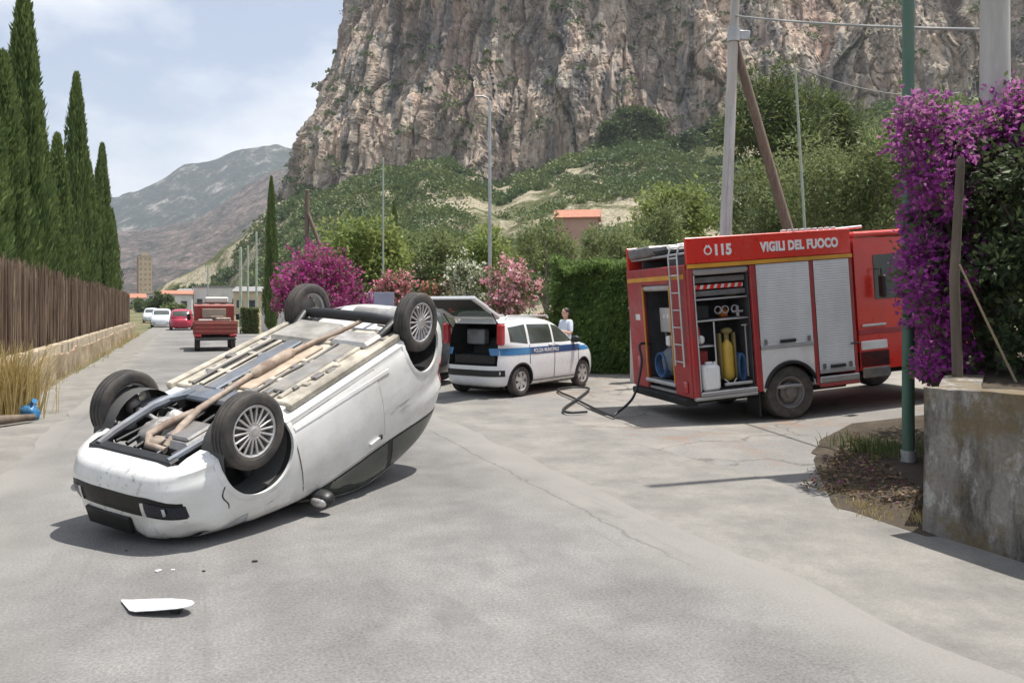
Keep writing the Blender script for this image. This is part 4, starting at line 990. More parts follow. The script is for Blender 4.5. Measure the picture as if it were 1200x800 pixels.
tree('broadleaf_tree', ((222 - 600) / 900 * 260, 260, -.05), 9, (7, 4, 3.4), 5.0, G_SHRUB, 'broad green tree behind the distant houses', clumps=34, per=60, leaf=(.8, .5))
tree('broadleaf_tree', ((250 - 600) / 900 * 300, 300, -.05), 10, (11, 5, 4), 6.0, G_PINE, 'wide dark green grove tree behind the long white building', clumps=44, per=60, leaf=(.9, .5))
tree('broadleaf_tree', ((168 - 600) / 900 * 200, 200, -.05), 4, (3.5, 3, 1.6), 2.0, G_SHRUB, 'low green tree in front of the tan tower', clumps=24, per=60, leaf=(.5, .3))
# white wall, ivy pillar, grey board, gate pillar
a, b = at(306, 52), at(352, 50)
rough_wall('garden_wall', a, b, .3, 2.05, PLW, 'short white plastered wall below the lone cypress', step=.3, amp=.01, topamp=.01)
x, y, z = at(295, 48); pr = empty('gate_pillar', (x, y, -.05), 0, 'ivy covered gate pillar beside the pale roadside posts', 'pillar')
m = MB(); m.box(-.5, .5, -.3, .3, 0, 1.62, .02); m.build('pillar_body', PLC, pr)
P = np.c_[rng.uniform(-.58, .58, 1500), rng.uniform(-.40, -.3, 1500), rng.uniform(0, 1.68, 1500)]; leaves_obj('ivy', P, rdir(1500) - np.array([0, .6, .3]), .14, .10, G_OL, pr)
x, y, z = at(450, 24.3); br = empty('notice_board', (x, y, -.03), 0, 'plain grey blue board between the purple bougainvillea and the rose oleander', 'board')
m = MB(); m.box(-.32, .32, -.02, .02, 1.72, 2.2, .008); m.build('panel', surf('grey_blue_paint', (.30, .31, .40), .5), br)
for s in (-.28, .28): m = MB(); m.tube([(s, .045, -.1), (s, .045, 2.15)], .022, 8); m.build('post', GALV, br, smooth=50)
gp = empty('gate_pillar', (2.83, 17.45, 0), R(-20), 'pale concrete gate pillar at the hedge corner behind the fire engine', 'pillar')
m = MB(); m.box(-.12, .12, -.16, .16, -.1, 1.66, .012); m.build('pillar_body', CONC, gp)
m = MB(); m.box(-.15, .15, -.19, .19, 1.665, 1.73, .012); m.build('capstone', CONC, gp)
# posts standing in the terrace: trunk and stick
m = MB(); m.tube([(4.10, 7.06, 1.0), (4.06, 7.05, 2.0), (4.12, 7.05, 3.1)], [.045, .042, .035], 10); tag(m.build('wooden_stake', BARK, smooth=50), 'dark wooden stake standing in front of the purple bougainvillea', 'stake')
m = MB(); m.tube([(4.58, 6.95, 1.02), (4.08, 7.0, 2.12)], [.012, .009], 7); tag(m.build('cane', surf('pale_cane', (.33, .25, .16), .8), smooth=50), 'thin pale cane leaning against the dark wooden stake', 'cane')
# weeds and litter on the earth patch
V, F = blades(420, (4.35, 9.0, .06), (.26, .3), .13, .012, .8); tag(link_mesh('green_weeds', np_mesh('green_weeds', V, F), WEED), 'green weeds around the foot of the green post', 'weeds', kind='stuff')
vs, fs, off = [], [], 0
for (x, y, n, s, h) in [(3.05, 6.65, 90, .10, .07), (3.05, 6.35, 50, .1, .06), (3.05, 7.2, 40, .08, .06), (3.3, 6.15, 40, .06, .12), (3.3, 8.0, 20, .08, .05)]:
    V, F = blades(n, (x, y, 0.0), (s, s), h, .008, .9); vs.append(V); fs.append(F + off); off += len(V)
tag(link_mesh('dry_weeds', np_mesh('dry_weeds', np.concatenate(vs), np.concatenate(fs)), STRAW), 'dry straw tufts along the edge of the shaded earth', 'weeds', kind='stuff')
n = 1500; w = rng.dirichlet((1, 1, 1), n); T = np.array([(2.75, 7.3), (4.6, 10.3), (3.5, 6.1)]); Q = w @ T
P = np.c_[Q, np.array([yard_h(a_, b_) for a_, b_ in Q]) + .045]
A = rdir(n); A[:, 2] *= .25
V, F = leaf_geo(P, A, rng.uniform(.02, .06, n), rng.uniform(.012, .035, n), .1)
tag(link_mesh('leaf_litter', np_mesh('leaf_litter', V, F), LITTER), 'fallen leaves and petals littering the shaded earth patch', 'litter', kind='stuff')
# ================================================================== CARS
def m_wreck():
    m = surf('car_white', (.72, .72, .70), .30, var=.03, scale=2, dirt=(.42, .38, .31), dirt_amt=.4, dirt_scale=3.2, coat=.4)
    nt = m.node_tree; b = nt.nodes['Principled BSDF']; src = b.inputs['Base Color'].links[0].from_socket
    # scrapes from the slide on the road
    sc_ = math_n(nt, 'MULTIPLY', ramp(nt, [(.56, (0, 0, 0)), (.62, (1, 1, 1))], noise(nt, 9, 5, .7, stretch=(.18, 1.6, 1.6))), ramp(nt, [(.48, (0, 0, 0)), (.6, (.75,) * 3)], noise(nt, 1.7, 4, .6, loc=(4, 1, 9))))
    nt.links.new(mixc(nt, src, (.26, .25, .24), sc_), b.inputs['Base Color'])
    return m
WHITE = m_wreck()
WELL = surf('wheel_well', (.012, .012, .012), .95, var=.4, scale=8, dirt=(.05, .043, .036), dirt_amt=.4)
BLK = surf('black_plastic', (.014, .014, .015), .5, var=.25, scale=10)
RUBBER = surf('tyre_rubber', (.050, .047, .045), .85, var=.3, scale=9, dirt=(.155, .125, .10), dirt_amt=.55, dirt_scale=5, bmp=.3, bscale=90)
ALLOY = surf('alloy', (.58, .57, .56), .38, .55, var=.1, scale=8, dirt=(.26, .18, .13), dirt_amt=.4, dirt_scale=9)
GLASS = surf('car_glass', (.060, .070, .058), .06, var=.35, scale=1.6, spec=.5)
GLOSSB = surf('gloss_black', (.008, .008, .008), .4, spec=.3)
NAVYG = surf('navy_gloss', (.010, .012, .022), .25, spec=.4)
SEAM = surf('panel_gap', (.05, .05, .05), .9)
CHROME = surf('satin_chrome', (.62, .62, .62), .25, .9, var=.05)
REDL = surf('lamp_red', (.42, .018, .030), .2, var=.15, scale=8, coat=.5)
CLEARL = surf('lamp_clear', (.40, .41, .42), .15, var=.2, scale=14, coat=.5)
STEEL = surf('dirty_steel', (.20, .20, .20), .55, .5, var=.3, scale=6, dirt=(.24, .17, .12), dirt_amt=.5)
BLUEG = surf('blue_grey_steel', (.145, .165, .195), .55, .3, var=.3, scale=6, dirt=(.22, .18, .14), dirt_amt=.5, dirt_scale=5)
TANP = surf('dusty_exhaust', (.36, .295, .235), .8, .1, var=.35, scale=9, dirt=(.17, .10, .07), dirt_amt=.85, dirt_scale=6)
FLOORP = surf('dusty_underbody', (.46, .42, .345), .9, var=.35, scale=5, dirt=(.17, .15, .125), dirt_amt=.7, dirt_scale=3.5, bmp=.4, bscale=30)
ALU = surf('cast_alu', (.42, .41, .39), .5, .6, var=.25, scale=8, dirt=(.20, .14, .10), dirt_amt=.5, dirt_scale=7)

class Shell:
    """car body as a stack of rounded outlines: rows of (z, front x, rear x, half width, squareness)"""
    def __init__(s, rows): s.k = np.array(rows, float)
    def par(s, z):
        k = s.k; return [pchip(k[:, 0], k[:, i], z) for i in (1, 2, 3, 4)]
    def y(s, x, z):
        xf, xr, w, n = s.par(z); xc, a = (xf + xr) / 2, (xf - xr) / 2
        return w * np.clip(1 - np.clip(np.abs((x - xc) / a), 0, 1) ** n, 0, 1) ** (1 / n)
    def xf(s, y, z):
        xf, xr, w, n = s.par(z); xc, a = (xf + xr) / 2, (xf - xr) / 2
        return xc + a * np.clip(1 - np.clip(np.abs(y / w), 0, 1) ** n, 0, 1) ** (1 / n)
    def xr(s, y, z):
        xf, xr, w, n = s.par(z); xc, a = (xf + xr) / 2, (xf - xr) / 2
        return xc - a * np.clip(1 - np.clip(np.abs(y / w), 0, 1) ** n, 0, 1) ** (1 / n)
    def mesh(s, NS=128, NR=70):
        k = s.k; d = np.r_[0, np.cumsum(np.hypot(np.diff(k[:, 0]), np.abs(np.diff(k[:, 1])) * .5 + np.abs(np.diff(k[:, 3]))))]
        zs = np.interp(np.linspace(0, d[-1], NR), d, k[:, 0])
        V = []; F = []
        for z in zs:
            xf, xr, w, n = [float(q) for q in s.par(z)]; xc, a = (xf + xr) / 2, (xf - xr) / 2
            t = np.linspace(0, 2 * np.pi, 1600); c, q = np.cos(t), np.sin(t)
            X = xc + a * np.sign(c) * np.abs(c) ** (2 / n); Y = w * np.sign(q) * np.abs(q) ** (2 / n)
            L = np.r_[0, np.cumsum(np.hypot(np.diff(X), np.diff(Y)))]; u = np.linspace(0, L[-1], NS, endpoint=False)
            V += list(zip(np.interp(u, L, X), np.interp(u, L, Y), [z] * NS))
        for j in range(NR - 1):
            for i in range(NS): F.append((j * NS + i, j * NS + (i + 1) % NS, (j + 1) * NS + (i + 1) % NS, (j + 1) * NS + i))
        for j, z, fl in ((0, zs[0], 1), (NR - 1, zs[-1] + .002, 0)):
            c = len(V); P = np.array(V[j * NS:(j + 1) * NS]).mean(0); V.append((P[0], P[1], z))
            for i in range(NS):
                t = (c, j * NS + i, j * NS + (i + 1) % NS); F.append(t[::-1] if fl else t)
        me = bpy.data.meshes.new('body'); me.from_pydata(V, [], F); me.update(); return me

def crumple(me):
    co = np.zeros(len(me.vertices) * 3); me.vertices.foreach_get('co', co); co = co.reshape(-1, 3)
    x, y, z = co.T
    w = np.clip((x - .05) / .4, 0, 1) * np.clip((z - .5) / .12, 0, 1)
    n = fbm(x * 4.5, y * 4.5, z * 4.5, 4) * 2 - .35 * ridged(x * 3, y * 3, z * 3, 3)
    nr = np.zeros(len(me.vertices) * 3); me.vertices.foreach_get('normal', nr); nr = nr.reshape(-1, 3)
    w2 = np.clip((z - .18) / .1, 0, 1) * (1 - w)
    co = co + nr * (w * .028 * n + w2 * .0022 * fbm(x * 3, y * 3, z * 3, 3))[:, None]
    me.vertices.foreach_set('co', co.ravel()); me.update(); return me
def boolean_cut(me, cutters):
    """cut solids out of a closed mesh; returns the new mesh"""
    o = bpy.data.objects.new('tmp_body', me); COL.objects.link(o); tmp = [o]
    for mb in cutters:
        c = mb.build('tmp_cut', []) ; tmp.append(c)
        md = o.modifiers.new('b', 'BOOLEAN'); md.operation = 'DIFFERENCE'; md.object = c; md.solver = 'EXACT'
    dg = bpy.context.evaluated_depsgraph_get(); new = bpy.data.meshes.new_from_object(o.evaluated_get(dg))
    for t in tmp: bpy.data.objects.remove(t)
    return new

def patch(fn, u, v, off_dir, th=.012):
    """thin plate following a surface: fn(u,v) -> point on the surface (already offset); skirts go inwards along off_dir"""
    nu, nv = len(u), len(v[0])
    V = [fn(u[i], v[i][j]) for i in range(nu) for j in range(nv)]
    F = [(i * nv + j, (i + 1) * nv + j, (i + 1) * nv + j + 1, i * nv + j + 1) for i in range(nu - 1) for j in range(nv - 1)]
    rim = [i * nv for i in range(nu)] + [(nu - 1) * nv + j for j in range(1, nv)] + [i * nv + nv - 1 for i in range(nu - 2, -1, -1)] + [j for j in range(nv - 2, 0, -1)]
    b = len(V); o = np.array(off_dir) * th
    V += [tuple(np.array(V[k]) - o) for k in rim]
    m = len(rim)
    F += [(rim[k], rim[(k + 1) % m], b + (k + 1) % m, b + k) for k in range(m)]
    mb = MB(); mb.add(V, F); return mb
def lin(a, b, n): return np.linspace(a, b, n)
def curve(c):
    return (lambda x: c) if isinstance(c, (int, float)) else (lambda x, c=c: float(pchip([p[0] for p in c], [p[1] for p in c], x)))
def side_patch(sh, x0, x1, lo, hi, off, side, nx=24, nz=8, th=.012):
    lo, hi = curve(lo), curve(hi); u = lin(x0, x1, nx); v = [lin(lo(x), max(hi(x), lo(x) + .001), nz) for x in u]
    return patch(lambda x, z: (x, side * (float(sh.y(x, z)) + off), z), u, v, (0, side, 0), th)
def end_patch(sh, y0, y1, lo, hi, off, front=True, ny=24, nz=8, th=.012):
    lo, hi = curve(lo), curve(hi); u = lin(y0, y1, ny); v = [lin(lo(y), hi(y), nz) for y in u]
    s = 1 if front else -1
    f = sh.xf if front else sh.xr
    return patch(lambda y, z: (float(f(y, z)) + s * off, y, z), u, v, (s, 0, 0), th)

def wheel(parent, x, y, z, r, w, side, style='multi', rim_r=.66, steer=0.0, flat=False):
    """wheel empty > tyre, rim, brake disc; side -1: outer face points to -y"""
    e = bpy.data.objects.new('wheel', None); COL.objects.link(e); e.parent = parent; e.location = (x, y, z); e.rotation_euler = (0, random.uniform(0, 6), steer)
    e.empty_display_size = .1; e.rotation_mode = 'ZYX'
    h = w / 2; m = MB(); b = r * rim_r
    prof = [(b, -h * .80), (b * 1.06, -h * .95), (r * .86, -h), (r * .95, -h * .93), (r * .985, -h * .80)]
    for g in (-.5, 0, .5):
        prof += [(r, h * (g - .17)), (r - .009, h * (g - .10)), (r - .009, h * (g + .10)), (r, h * (g + .17))] if g == 0 else [(r, h * (g - .12)), (r - .009, h * (g - .06)), (r - .009, h * (g + .06)), (r, h * (g + .12))]
    prof += [(r * .985, h * .80), (r * .95, h * .93), (r * .86, h), (b * 1.06, h * .95), (b, h * .80)]
    m.lathe(prof, 44); m.build('tyre', RUBBER, e, smooth=35)
    s = side; m = MB()
    m.lathe([(b * 1.0, s * h * .86), (b * .96, s * h * .90), (b * .90, s * h * .80), (b * .88, s * h * .3), (b * .88, -s * h * .6), (b * .98, -s * h * .80)], 40)
    if style == 'multi':
        for k in range(18):
            a = 2 * math.pi * k / 18; M = Matrix.Rotation(a, 4, 'Y')
            m.box(b * .26, b * .93, min(s * h * .58, s * h * .84), max(s * h * .58, s * h * .84), -.0085, .0085, .004, M)
        m.lathe([(0, s * h * .90), (b * .14, s * h * .90), (b * .17, s * h * .84), (b * .33, s * h * .80), (b * .36, s * h * .60), (0, s * h * .55)], 28)
    elif style == 'five':
        for k in range(6):
            a = 2 * math.pi * k / 6; M = Matrix.Rotation(a, 4, 'Y')
            m.prism([(b * .2, -.035), (b * .95, -.05), (b * .95, .05), (b * .2, .035)], min(s * h * .55, s * h * .80), max(s * h * .55, s * h * .80), 'y', M)
        m.lathe([(0, s * h * .86), (b * .16, s * h * .86), (b * .33, s * h * .76), (b * .36, s * h * .5), (0, s * h * .45)], 28)
    elif style == 'truck':
        m.lathe([(b * .95, s * h * .75), (b * .72, s * h * .2), (b * .62, s * h * .15), (b * .60, s * h * .5), (b * .35, s * h * .62), (b * .33, s * h * .95), (0, s * h * .97)], 32)
        for k in range(8):
            a = 2 * math.pi * k / 8; m.lathe([(0, s * h * .6), (.018, s * h * .6), (.018, s * h * .15)], 8, Matrix.Translation((b * .52 * math.cos(a), 0, b * .52 * math.sin(a))))
    m.build('rim', ALLOY if style != 'truck' else STEEL, e, smooth=35)
    if style != 'truck':
        m = MB(); m.lathe([(0, s * h * .30), (b * .70, s * h * .30), (b * .70, s * h * .15), (0, s * h * .15)], 28); m.build('brake_disc', STEEL, e, smooth=35)
    else:
        m = MB(); m.lathe([(0, -s * h * .2), (b * .86, -s * h * .2), (b * .86, -s * h * .6), (0, -s * h * .6)], 28); m.build('brake_drum', WELL, e, smooth=35)
    return e

def car_body(root, sh, wells, paint, extra=(), wy=.46, wr=.325, well_test=None, dent=False):
    cuts = []
    for (x, z, s) in wells:
        c = MB(); c.lathe([(0, s * wy), (wr, s * wy), (wr, s * 1.2), (0, s * 1.2)], 40, Matrix.Translation((x, 0, z))); cuts.append(c)
    cuts += list(extra)
    me = boolean_cut(crumple(sh.mesh(160, 96)) if dent else sh.mesh(), cuts)
    idx = []
    for p in me.polygons:
        c = p.center; hit = 0
        for (x, z, s) in wells:
            rr_ = math.hypot(c.x - x, c.z - z)
            if c.y * s > wy - .01 and rr_ < wr + .004: hit = 1
        if well_test and well_test(c): hit = 1
        idx.append(hit)
    o = link_mesh('body', me, [paint, WELL], root)
    me.materials.clear(); me.materials.append(paint); me.materials.append(WELL)
    me.polygons.foreach_set('material_index', idx); smooth_mesh(me, 32)
    return o

def arch_lips(root, sh, wells, wr, mat, w=.028, off=.010, a0=-25, a1=205):
    """raised lip following each wheel arch"""
    for (x, z, s) in wells:
        ang = np.radians(np.linspace(a0, a1, 34)); V = []; F = []
        for a in ang:
            for rr_, o_ in ((wr - .004, -.02), (wr - .004, off), (wr + w * .5, off), (wr + w, .001)):
                px_, pz = x + rr_ * math.cos(a), z + rr_ * math.sin(a)
                V.append((px_, s * (float(sh.y(px_, max(pz, sh.k[0, 0]))) + o_), pz))
        for i in range(len(ang) - 1):
            for j in range(3): F.append((i * 4 + j, i * 4 + j + 1, (i + 1) * 4 + j + 1, (i + 1) * 4 + j))
        m = MB(); m.add(V, F); m.build('wheel_arch', mat, root, smooth=50)

# ---------------------------------------------------------------- the overturned white hatchback
CARM = Matrix.LocRotScale(Vector((-2.624, 6.086, .983)), Euler((R(175.4), R(19.8), R(241.2)), 'XYZ'), None)
hb = Shell([(.155, .56, -2.66, .66, 4.2), (.18, .64, -2.76, .74, 4.3), (.215, .69, -2.87, .775, 4.4), (.235, .70, -2.88, .770, 4.4), (.30, .735, -2.93, .795, 4.4), (.42, .755, -2.97, .812, 4.2),
            (.56, .745, -2.97, .818, 4.0), (.66, .715, -2.955, .815, 3.8), (.74, .64, -2.93, .806, 3.7), (.82, .45, -2.855, .795, 3.8), (.90, .16, -2.83, .782, 4.2), (.97, -.12, -2.80, .766, 4.6),
            (1.03, -.28, -2.77, .745, 4.6), (1.14, -.47, -2.70, .722, 4.4), (1.26, -.68, -2.60, .69, 4.2), (1.36, -.88, -2.48, .648, 4.0), (1.43, -1.08, -2.34, .585, 3.6), (1.475, -1.32, -2.18, .44, 3.2),
            (1.50, -1.52, -2.02, .28, 2.8), (1.508, -1.66, -1.88, .12, 2.4)])
wells = [(0, .29, 1), (0, .29, -1), (-2.27, .29, 1), (-2.27, .29, -1)]
car = empty('overturned_car', (0, 0, 0), 0, 'white hatchback lying upside down on its roof on the road', 'car')
bay = MB(); bay.box(-.50, .50, -.50, .50, .0, .46)
car_body(car, hb, wells, WHITE, [bay], well_test=lambda c: -.505 < c.x < .505 and abs(c.y) < .505 and .16 < c.z < .465, dent=True)
arch_lips(car, hb, wells, .325, WHITE, .04, .006)
for s in (-1, 1):
    m = side_patch(hb, -1.44, -.33, .245, [(-1.44, 1.0), (-.9, .965), (-.33, .93)], .0016, s, 26, 8); m.build('door_gap', SEAM, car, smooth=50)
    m = side_patch(hb, -1.432, -.338, .253, [(-1.44, .992), (-.9, .957), (-.33, .922)], .0045, s, 26, 14); dr = m.build('door', WHITE, car, smooth=40)
    m = side_patch(hb, -1.62, -.36, [(-1.62, .315), (-.36, .27)], [(-1.62, .345), (-.36, .30)], .010, s, 20, 3, .02); m.build('lower_crease', WHITE, car, smooth=60)
    m = side_patch(hb, -1.335, -1.20, .885, .918, .028, s, 10, 4, .03); m.build('handle', WHITE, dr, smooth=60)
    m = side_patch(hb, -1.375, -1.335, .88, .922, .024, s, 5, 4, .03); m.build('lock', BLK, dr, smooth=60)
    belt = [(-2.50, 1.165), (-2.2, 1.115), (-1.4, 1.02), (-.75, .972), (-.24, .935)]; up = [(-2.50, 1.172), (-2.36, 1.255), (-2.1, 1.335), (-1.7, 1.385), (-1.25, 1.36), (-.9, 1.26), (-.55, 1.09), (-.24, .94)]
    m = side_patch(hb, -2.49, -.25, belt, up, .0035, s, 60, 8); m.build('window_surround', GLOSSB, car, smooth=50)
    bl = [(x, z + .018) for x, z in belt]; ul = [(x, z - .018) for x, z in up]
    m = side_patch(hb, -1.50, -.42, bl, ul, .007, s, 30, 8); m.build('window', GLASS, car, smooth=50)
    m = side_patch(hb, -2.38, -1.58, bl, ul, .007, s, 24, 8); m.build('window', GLASS, car, smooth=50)
    # mirror
    m = MB(); yy = float(hb.y(-.50, .99)); m.blob((-.48, s * (yy + .10), 1.00), (.075, .115, .065), 9, e=.75); m.tube([(-.46, s * (yy - .02), .97), (-.47, s * (yy + .06), .985)], .03, 8); m.build('mirror', BLK, car, smooth=70)
    m = MB(); m.blob((-.435, s * (yy + .11), 1.0), (.045, .085, .045), 8, e=.8); m.build('mirror_cap', ALLOY, car, smooth=70)
    # bumper to wing joint, sprung open
    m = patch(lambda x, z: (x + .02 * math.sin(z * 31) + .10 * (z - .55), s * (float(hb.y(x + .02 * math.sin(z * 31) + .10 * (z - .55), z)) + .003), z), lin(.36, .369, 3), [lin(.37, .84, 26)] * 3, (0, s, 0)); m.build('bumper_gap', SEAM, car)
    m = side_patch(hb, .20, .50, .72, .80, .004, s, 14, 6); m.build('headlight', CLEARL, car, smooth=50)
    m = side_patch(hb, -2.82, -2.60, .70, 1.02, .005, s, 10, 8); m.build('tail_light', REDL, car, smooth=50)
    m = MB(); m.box(-1.95, -.42, min(s * .665, s * .735), max(s * .665, s * .735), .105, .172, .012); m.build('sill', FLOORP, car)
    # inner wing liner
    m = MB(); m.lathe([(.318, s * .50), (.318, s * .74)], 26, Matrix.Translation((0, 0, .29))); m.build('wing_liner', surf('liner_grey', (.075, .075, .072), .95), car, smooth=50)
m = end_patch(hb, -.60, .60, [(-.62, .40), (-.35, .325), (.35, .325), (.62, .40)], [(-.62, .53), (-.3, .475), (.3, .475), (.62, .53)], .004, True, 40, 8); m.build('lower_grille', GLOSSB, car, smooth=50)
for s in (-1, 1):
    m = end_patch(hb, min(s * .35, s * .61), max(s * .35, s * .61), [(-.61, .42), (-.35, .36), (.35, .36), (.61, .42)], [(-.61, .515), (-.35, .455), (.35, .455), (.61, .515)], .009, True, 16, 6); fl = m.build('fog_lamp_panel', NAVYG, car, smooth=50)
    m = MB(); yy = s * .50; xx = float(hb.xf(yy, .43)); m.lathe([(0, .0), (.03, 0), (.03, -.02), (0, -.02)], 20, Matrix.Translation((xx + .002, yy, .435)) @ Matrix.Rotation(R(90), 4, 'Z') @ Matrix.Rotation(R(-30 * s), 4, 'Z')); m.build('fog_lamp', CLEARL, fl, smooth=40)
    m = end_patch(hb, min(s * .33, s * .36), max(s * .33, s * .36), .36, .47, .013, True, 4, 6); m.build('trim', CHROME, fl)
m = MB(); xx = float(hb.xf(0, .56)); m.box(xx - .01, xx + .022, -.17, .33, .52, .66, .006); m.build('number_plate', GLOSSB, car)
m = end_patch(hb, -.42, .42, .67, .735, .004, True, 30, 5); m.build('upper_grille', BLK, car, smooth=50)
# wheels hang away from the body
for (x, s, st) in ((0, -1, R(-4)), (0, 1, R(-4)), (-2.27, -1, 0), (-2.27, 1, 0)):
    wheel(car, x, s * .705, .115 if x == 0 else .105, .295, .155, s, 'multi', .68, st)
# underside
m = MB(); m.box(-2.02, -.47, -.66, .66, .128, .17, .01)
for y in (-.52, -.36, .40, .54): m.box(-1.9, -.52, y - .025, y + .025, .108, .14, .008)
for x in (-.8, -1.2, -1.62): m.box(x - .03, x + .03, -.6, .6, .112, .14, .008)
m.build('floor_pan', FLOORP, car)
m = MB(); m.box(-1.75, -.45, .13, .29, .095, .126, .012); m.build('side_cover', BLUEG, car)
m = MB(); m.tube([(.30, -.12, .20), (.12, -.10, .13), (-.12, -.04, .10), (-.45, -.03, .085), (-.62, -.02, .075), (-1.0, -.02, .07), (-1.5, -.05, .075), (-1.85, -.12, .09), (-2.1, -.2, .06), (-2.40, -.2, .15)], [.03, .034, .03, .024, .024, .024, .022, .022, .022, .022], 10); ex = m.build('exhaust_pipe', TANP, car, smooth=60)
m = MB(); m.tube([(-.72, -.02, .075), (-.76, -.02, .075), (-1.22, -.02, .07), (-1.26, -.02, .07)], [.025, .05, .05, .025], 14); m.build('resonator', TANP, ex, smooth=40)
m = MB(); m.tube([(-2.48, -.50, .175), (-2.48, -.46, .175), (-2.48, .20, .175), (-2.48, .24, .175)], [.05, .085, .085, .05], 16); m.build('muffler', ALU, ex, smooth=40)
m = MB(); m.box(-2.0, -1.52, -.05, .56, .075, .16, .035); m.build('fuel_tank', surf('dusty_tank', (.30, .29, .26), .85, var=.3, scale=5, dirt=(.14, .13, .12), dirt_amt=.7, dirt_scale=4), car)
m = MB(); m.box(-1.86, -1.58, -.60, -.16, .075, .15, .03); m.build('heat_shield', ALU, car)
m = MB(); m.tube([(-2.12, -.60, .06), (-2.10, -.3, .035), (-2.10, .3, .035), (-2.12, .60, .06)], [.045, .055, .055, .045], 12); ax = m.build('rear_axle', BLK, car, smooth=40)
for s in (-1, 1):
    m = MB(); m.tube([(-1.78, s * .52, .16), (-2.08, s * .58, .06), (-2.30, s * .60, .10)], [.04, .05, .045], 10); m.build('trailing_arm', BLK, ax, smooth=50)
    m = MB(); m.tube([(-2.36, s * .55, .10), (-2.33, s * .52, .42)], [.03, .035], 10); m.build('damper', ALLOY, ax, smooth=50)
    m = MB(); m.tube([(-2.06 + .045 * math.cos(t), s * .45 + .045 * math.sin(t), .06 + .02 * t) for t in np.linspace(0, 18, 60)], .009, 6); m.build('spring', ALU, ax, smooth=60)
    # front suspension
    m = MB(); m.prism([(-.38, .30), (-.30, .30), (.06, .60), (-.03, .64), (-.14, .58)], .10, .135, 'z', Matrix.Scale(s, 4, (0, 1, 0))); m.build('control_arm', BLUEG, car)
    m = MB(); m.tube([(.06, s * .18, .20), (.02, s * .36, .17), (0, s * .60, .12)], [.045, .018, .03], 10); m.build('drive_shaft', ALLOY, car, smooth=50)
    m = MB(); m.tube([(-.16, s * .30, .18), (-.14, s * .58, .15)], .012, 8); m.build('track_rod', CHROME, car, smooth=50)
    m = MB(); m.tube([(0, s * .58, .10), (-.02, s * .54, .55)], [.045, .05], 10); m.build('strut', BLK, car, smooth=50)
    m = MB(); m.blob((0, s * .60, .11), (.07, .05, .08), 7, .2); m.build('hub_carrier', STEEL, car, smooth=60)
m = MB(); m.box(-.50, -.28, -.42, .42, .105, .16, .02); m.tube([(-.4, .40, .13), (-.05, .44, .115), (.35, .40, .13), (.50, .38, .15)], [.035, .04, .035, .03], 8); m.tube([(-.4, -.40, .14), (-.05, -.45, .14), (.30, -.42, .15), (.50, -.40, .16)], [.03, .03, .03, .03], 8); m.build('subframe', BLUEG, car, smooth=30)
m = MB(); m.box(.44, .54, -.46, .46, .14, .185, .015); m.build('radiator_support', BLK, car)
m = MB()
for k in range(5): m.tube([(-.5 - .02 * k, .36 + .035 * k, .118), (-1.1, .37 + .035 * k, .115), (-1.6, .36 + .04 * k, .118)], .006, 6)
m.build('brake_lines', BLK, car, smooth=60)
m = MB()
for k in range(46):
    x_, y_ = random.uniform(-2.0, -.5), random.choice([-1, 1]) * random.uniform(.12, .62); sx, sy, sz = random.uniform(.015, .07), random.uniform(.012, .05), random.uniform(.008, .03)
    m.box(x_ - sx, x_ + sx, y_ - sy, y_ + sy, .127 - sz, .14, .006, None)
m.build('brackets', STEEL, car)['kind'] = 'stuff'
m = MB()
for y_ in (-.46, -.24, .08, .47): m.tube([(-.5, y_, .116), (-.9, y_ + random.uniform(-.04, .04), .112), (-1.3, y_ + random.uniform(-.05, .05), .116), (-1.75, y_, .112)], random.uniform(.008, .016), 7)
m.build('underbody_pipes', surf('dull_pipe', (.15, .14, .13), .7, .3), car, smooth=60)
m = MB(); m.box(-1.5, -.55, -.17, .09, .105, .127, .01); m.build('exhaust_tunnel', surf('dusty_tunnel', (.44, .36, .275), .9, var=.3, scale=5, dirt=(.2, .15, .11), dirt_amt=.6, dirt_scale=4), car)
m = MB(); m.box(-1.85, -.6, -.50, -.30, .100, .126, .012); m.build('plastic_shield', surf('shield_grey', (.20, .195, .185), .85, var=.3, scale=6, dirt=(.33, .29, .23), dirt_amt=.6, dirt_scale=4), car)
m = MB(); m.box(-.08, .30, -.34, .02, .16, .40, .04); m.box(-.02, .24, -.30, -.04, .135, .17, .02); m.build('engine_sump', STEEL, car)
m = MB(); m.blob((.10, .20, .26), (.17, .17, .12), 9, .12, e=.8); m.blob((-.08, .24, .24), (.1, .1, .1), 8, .15); m.tube([(.1, .05, .25), (.1, .33, .25)], [.12, .09], 14); m.build('gearbox', ALU, car, smooth=50)
m = MB(); m.tube([(.34, -.16, .20), (.36, .0, .17), (.26, .1, .15), (.10, .06, .125), (-.1, .0, .12)], [.026, .03, .032, .034, .03], 10); m.blob((.30, -.02, .17), (.07, .06, .04), 7, .2); m.build('downpipe', TANP, car, smooth=60)
m = MB()
for k in range(7):
    y = -.4 + .13 * k; m.tube([(.36 + .05 * random.random(), y, .2), (.1 * random.random(), y + .1 * (random.random() - .5), .17 + .06 * random.random()), (-.3, y + .1, .22)], .012 + .01 * random.random(), 7)
m.build('hoses', BLK, car, smooth=60)
# stand it on the ground
car.matrix_world = CARM; bpy.context.view_layer.update()
bo = [c for c in car.children if c.name.startswith('body')][0]
co = np.zeros(len(bo.data.vertices) * 3); bo.data.vertices.foreach_get('co', co); co = co.reshape(-1, 3)
Mw = np.array(CARM); zz = co @ Mw[2, :3] + Mw[2, 3]
CAR_DZ = -.03 - zz.min()
car.location.z += CAR_DZ
print('CAR dz', CAR_DZ, 'lowest', co[zz.argmin()])
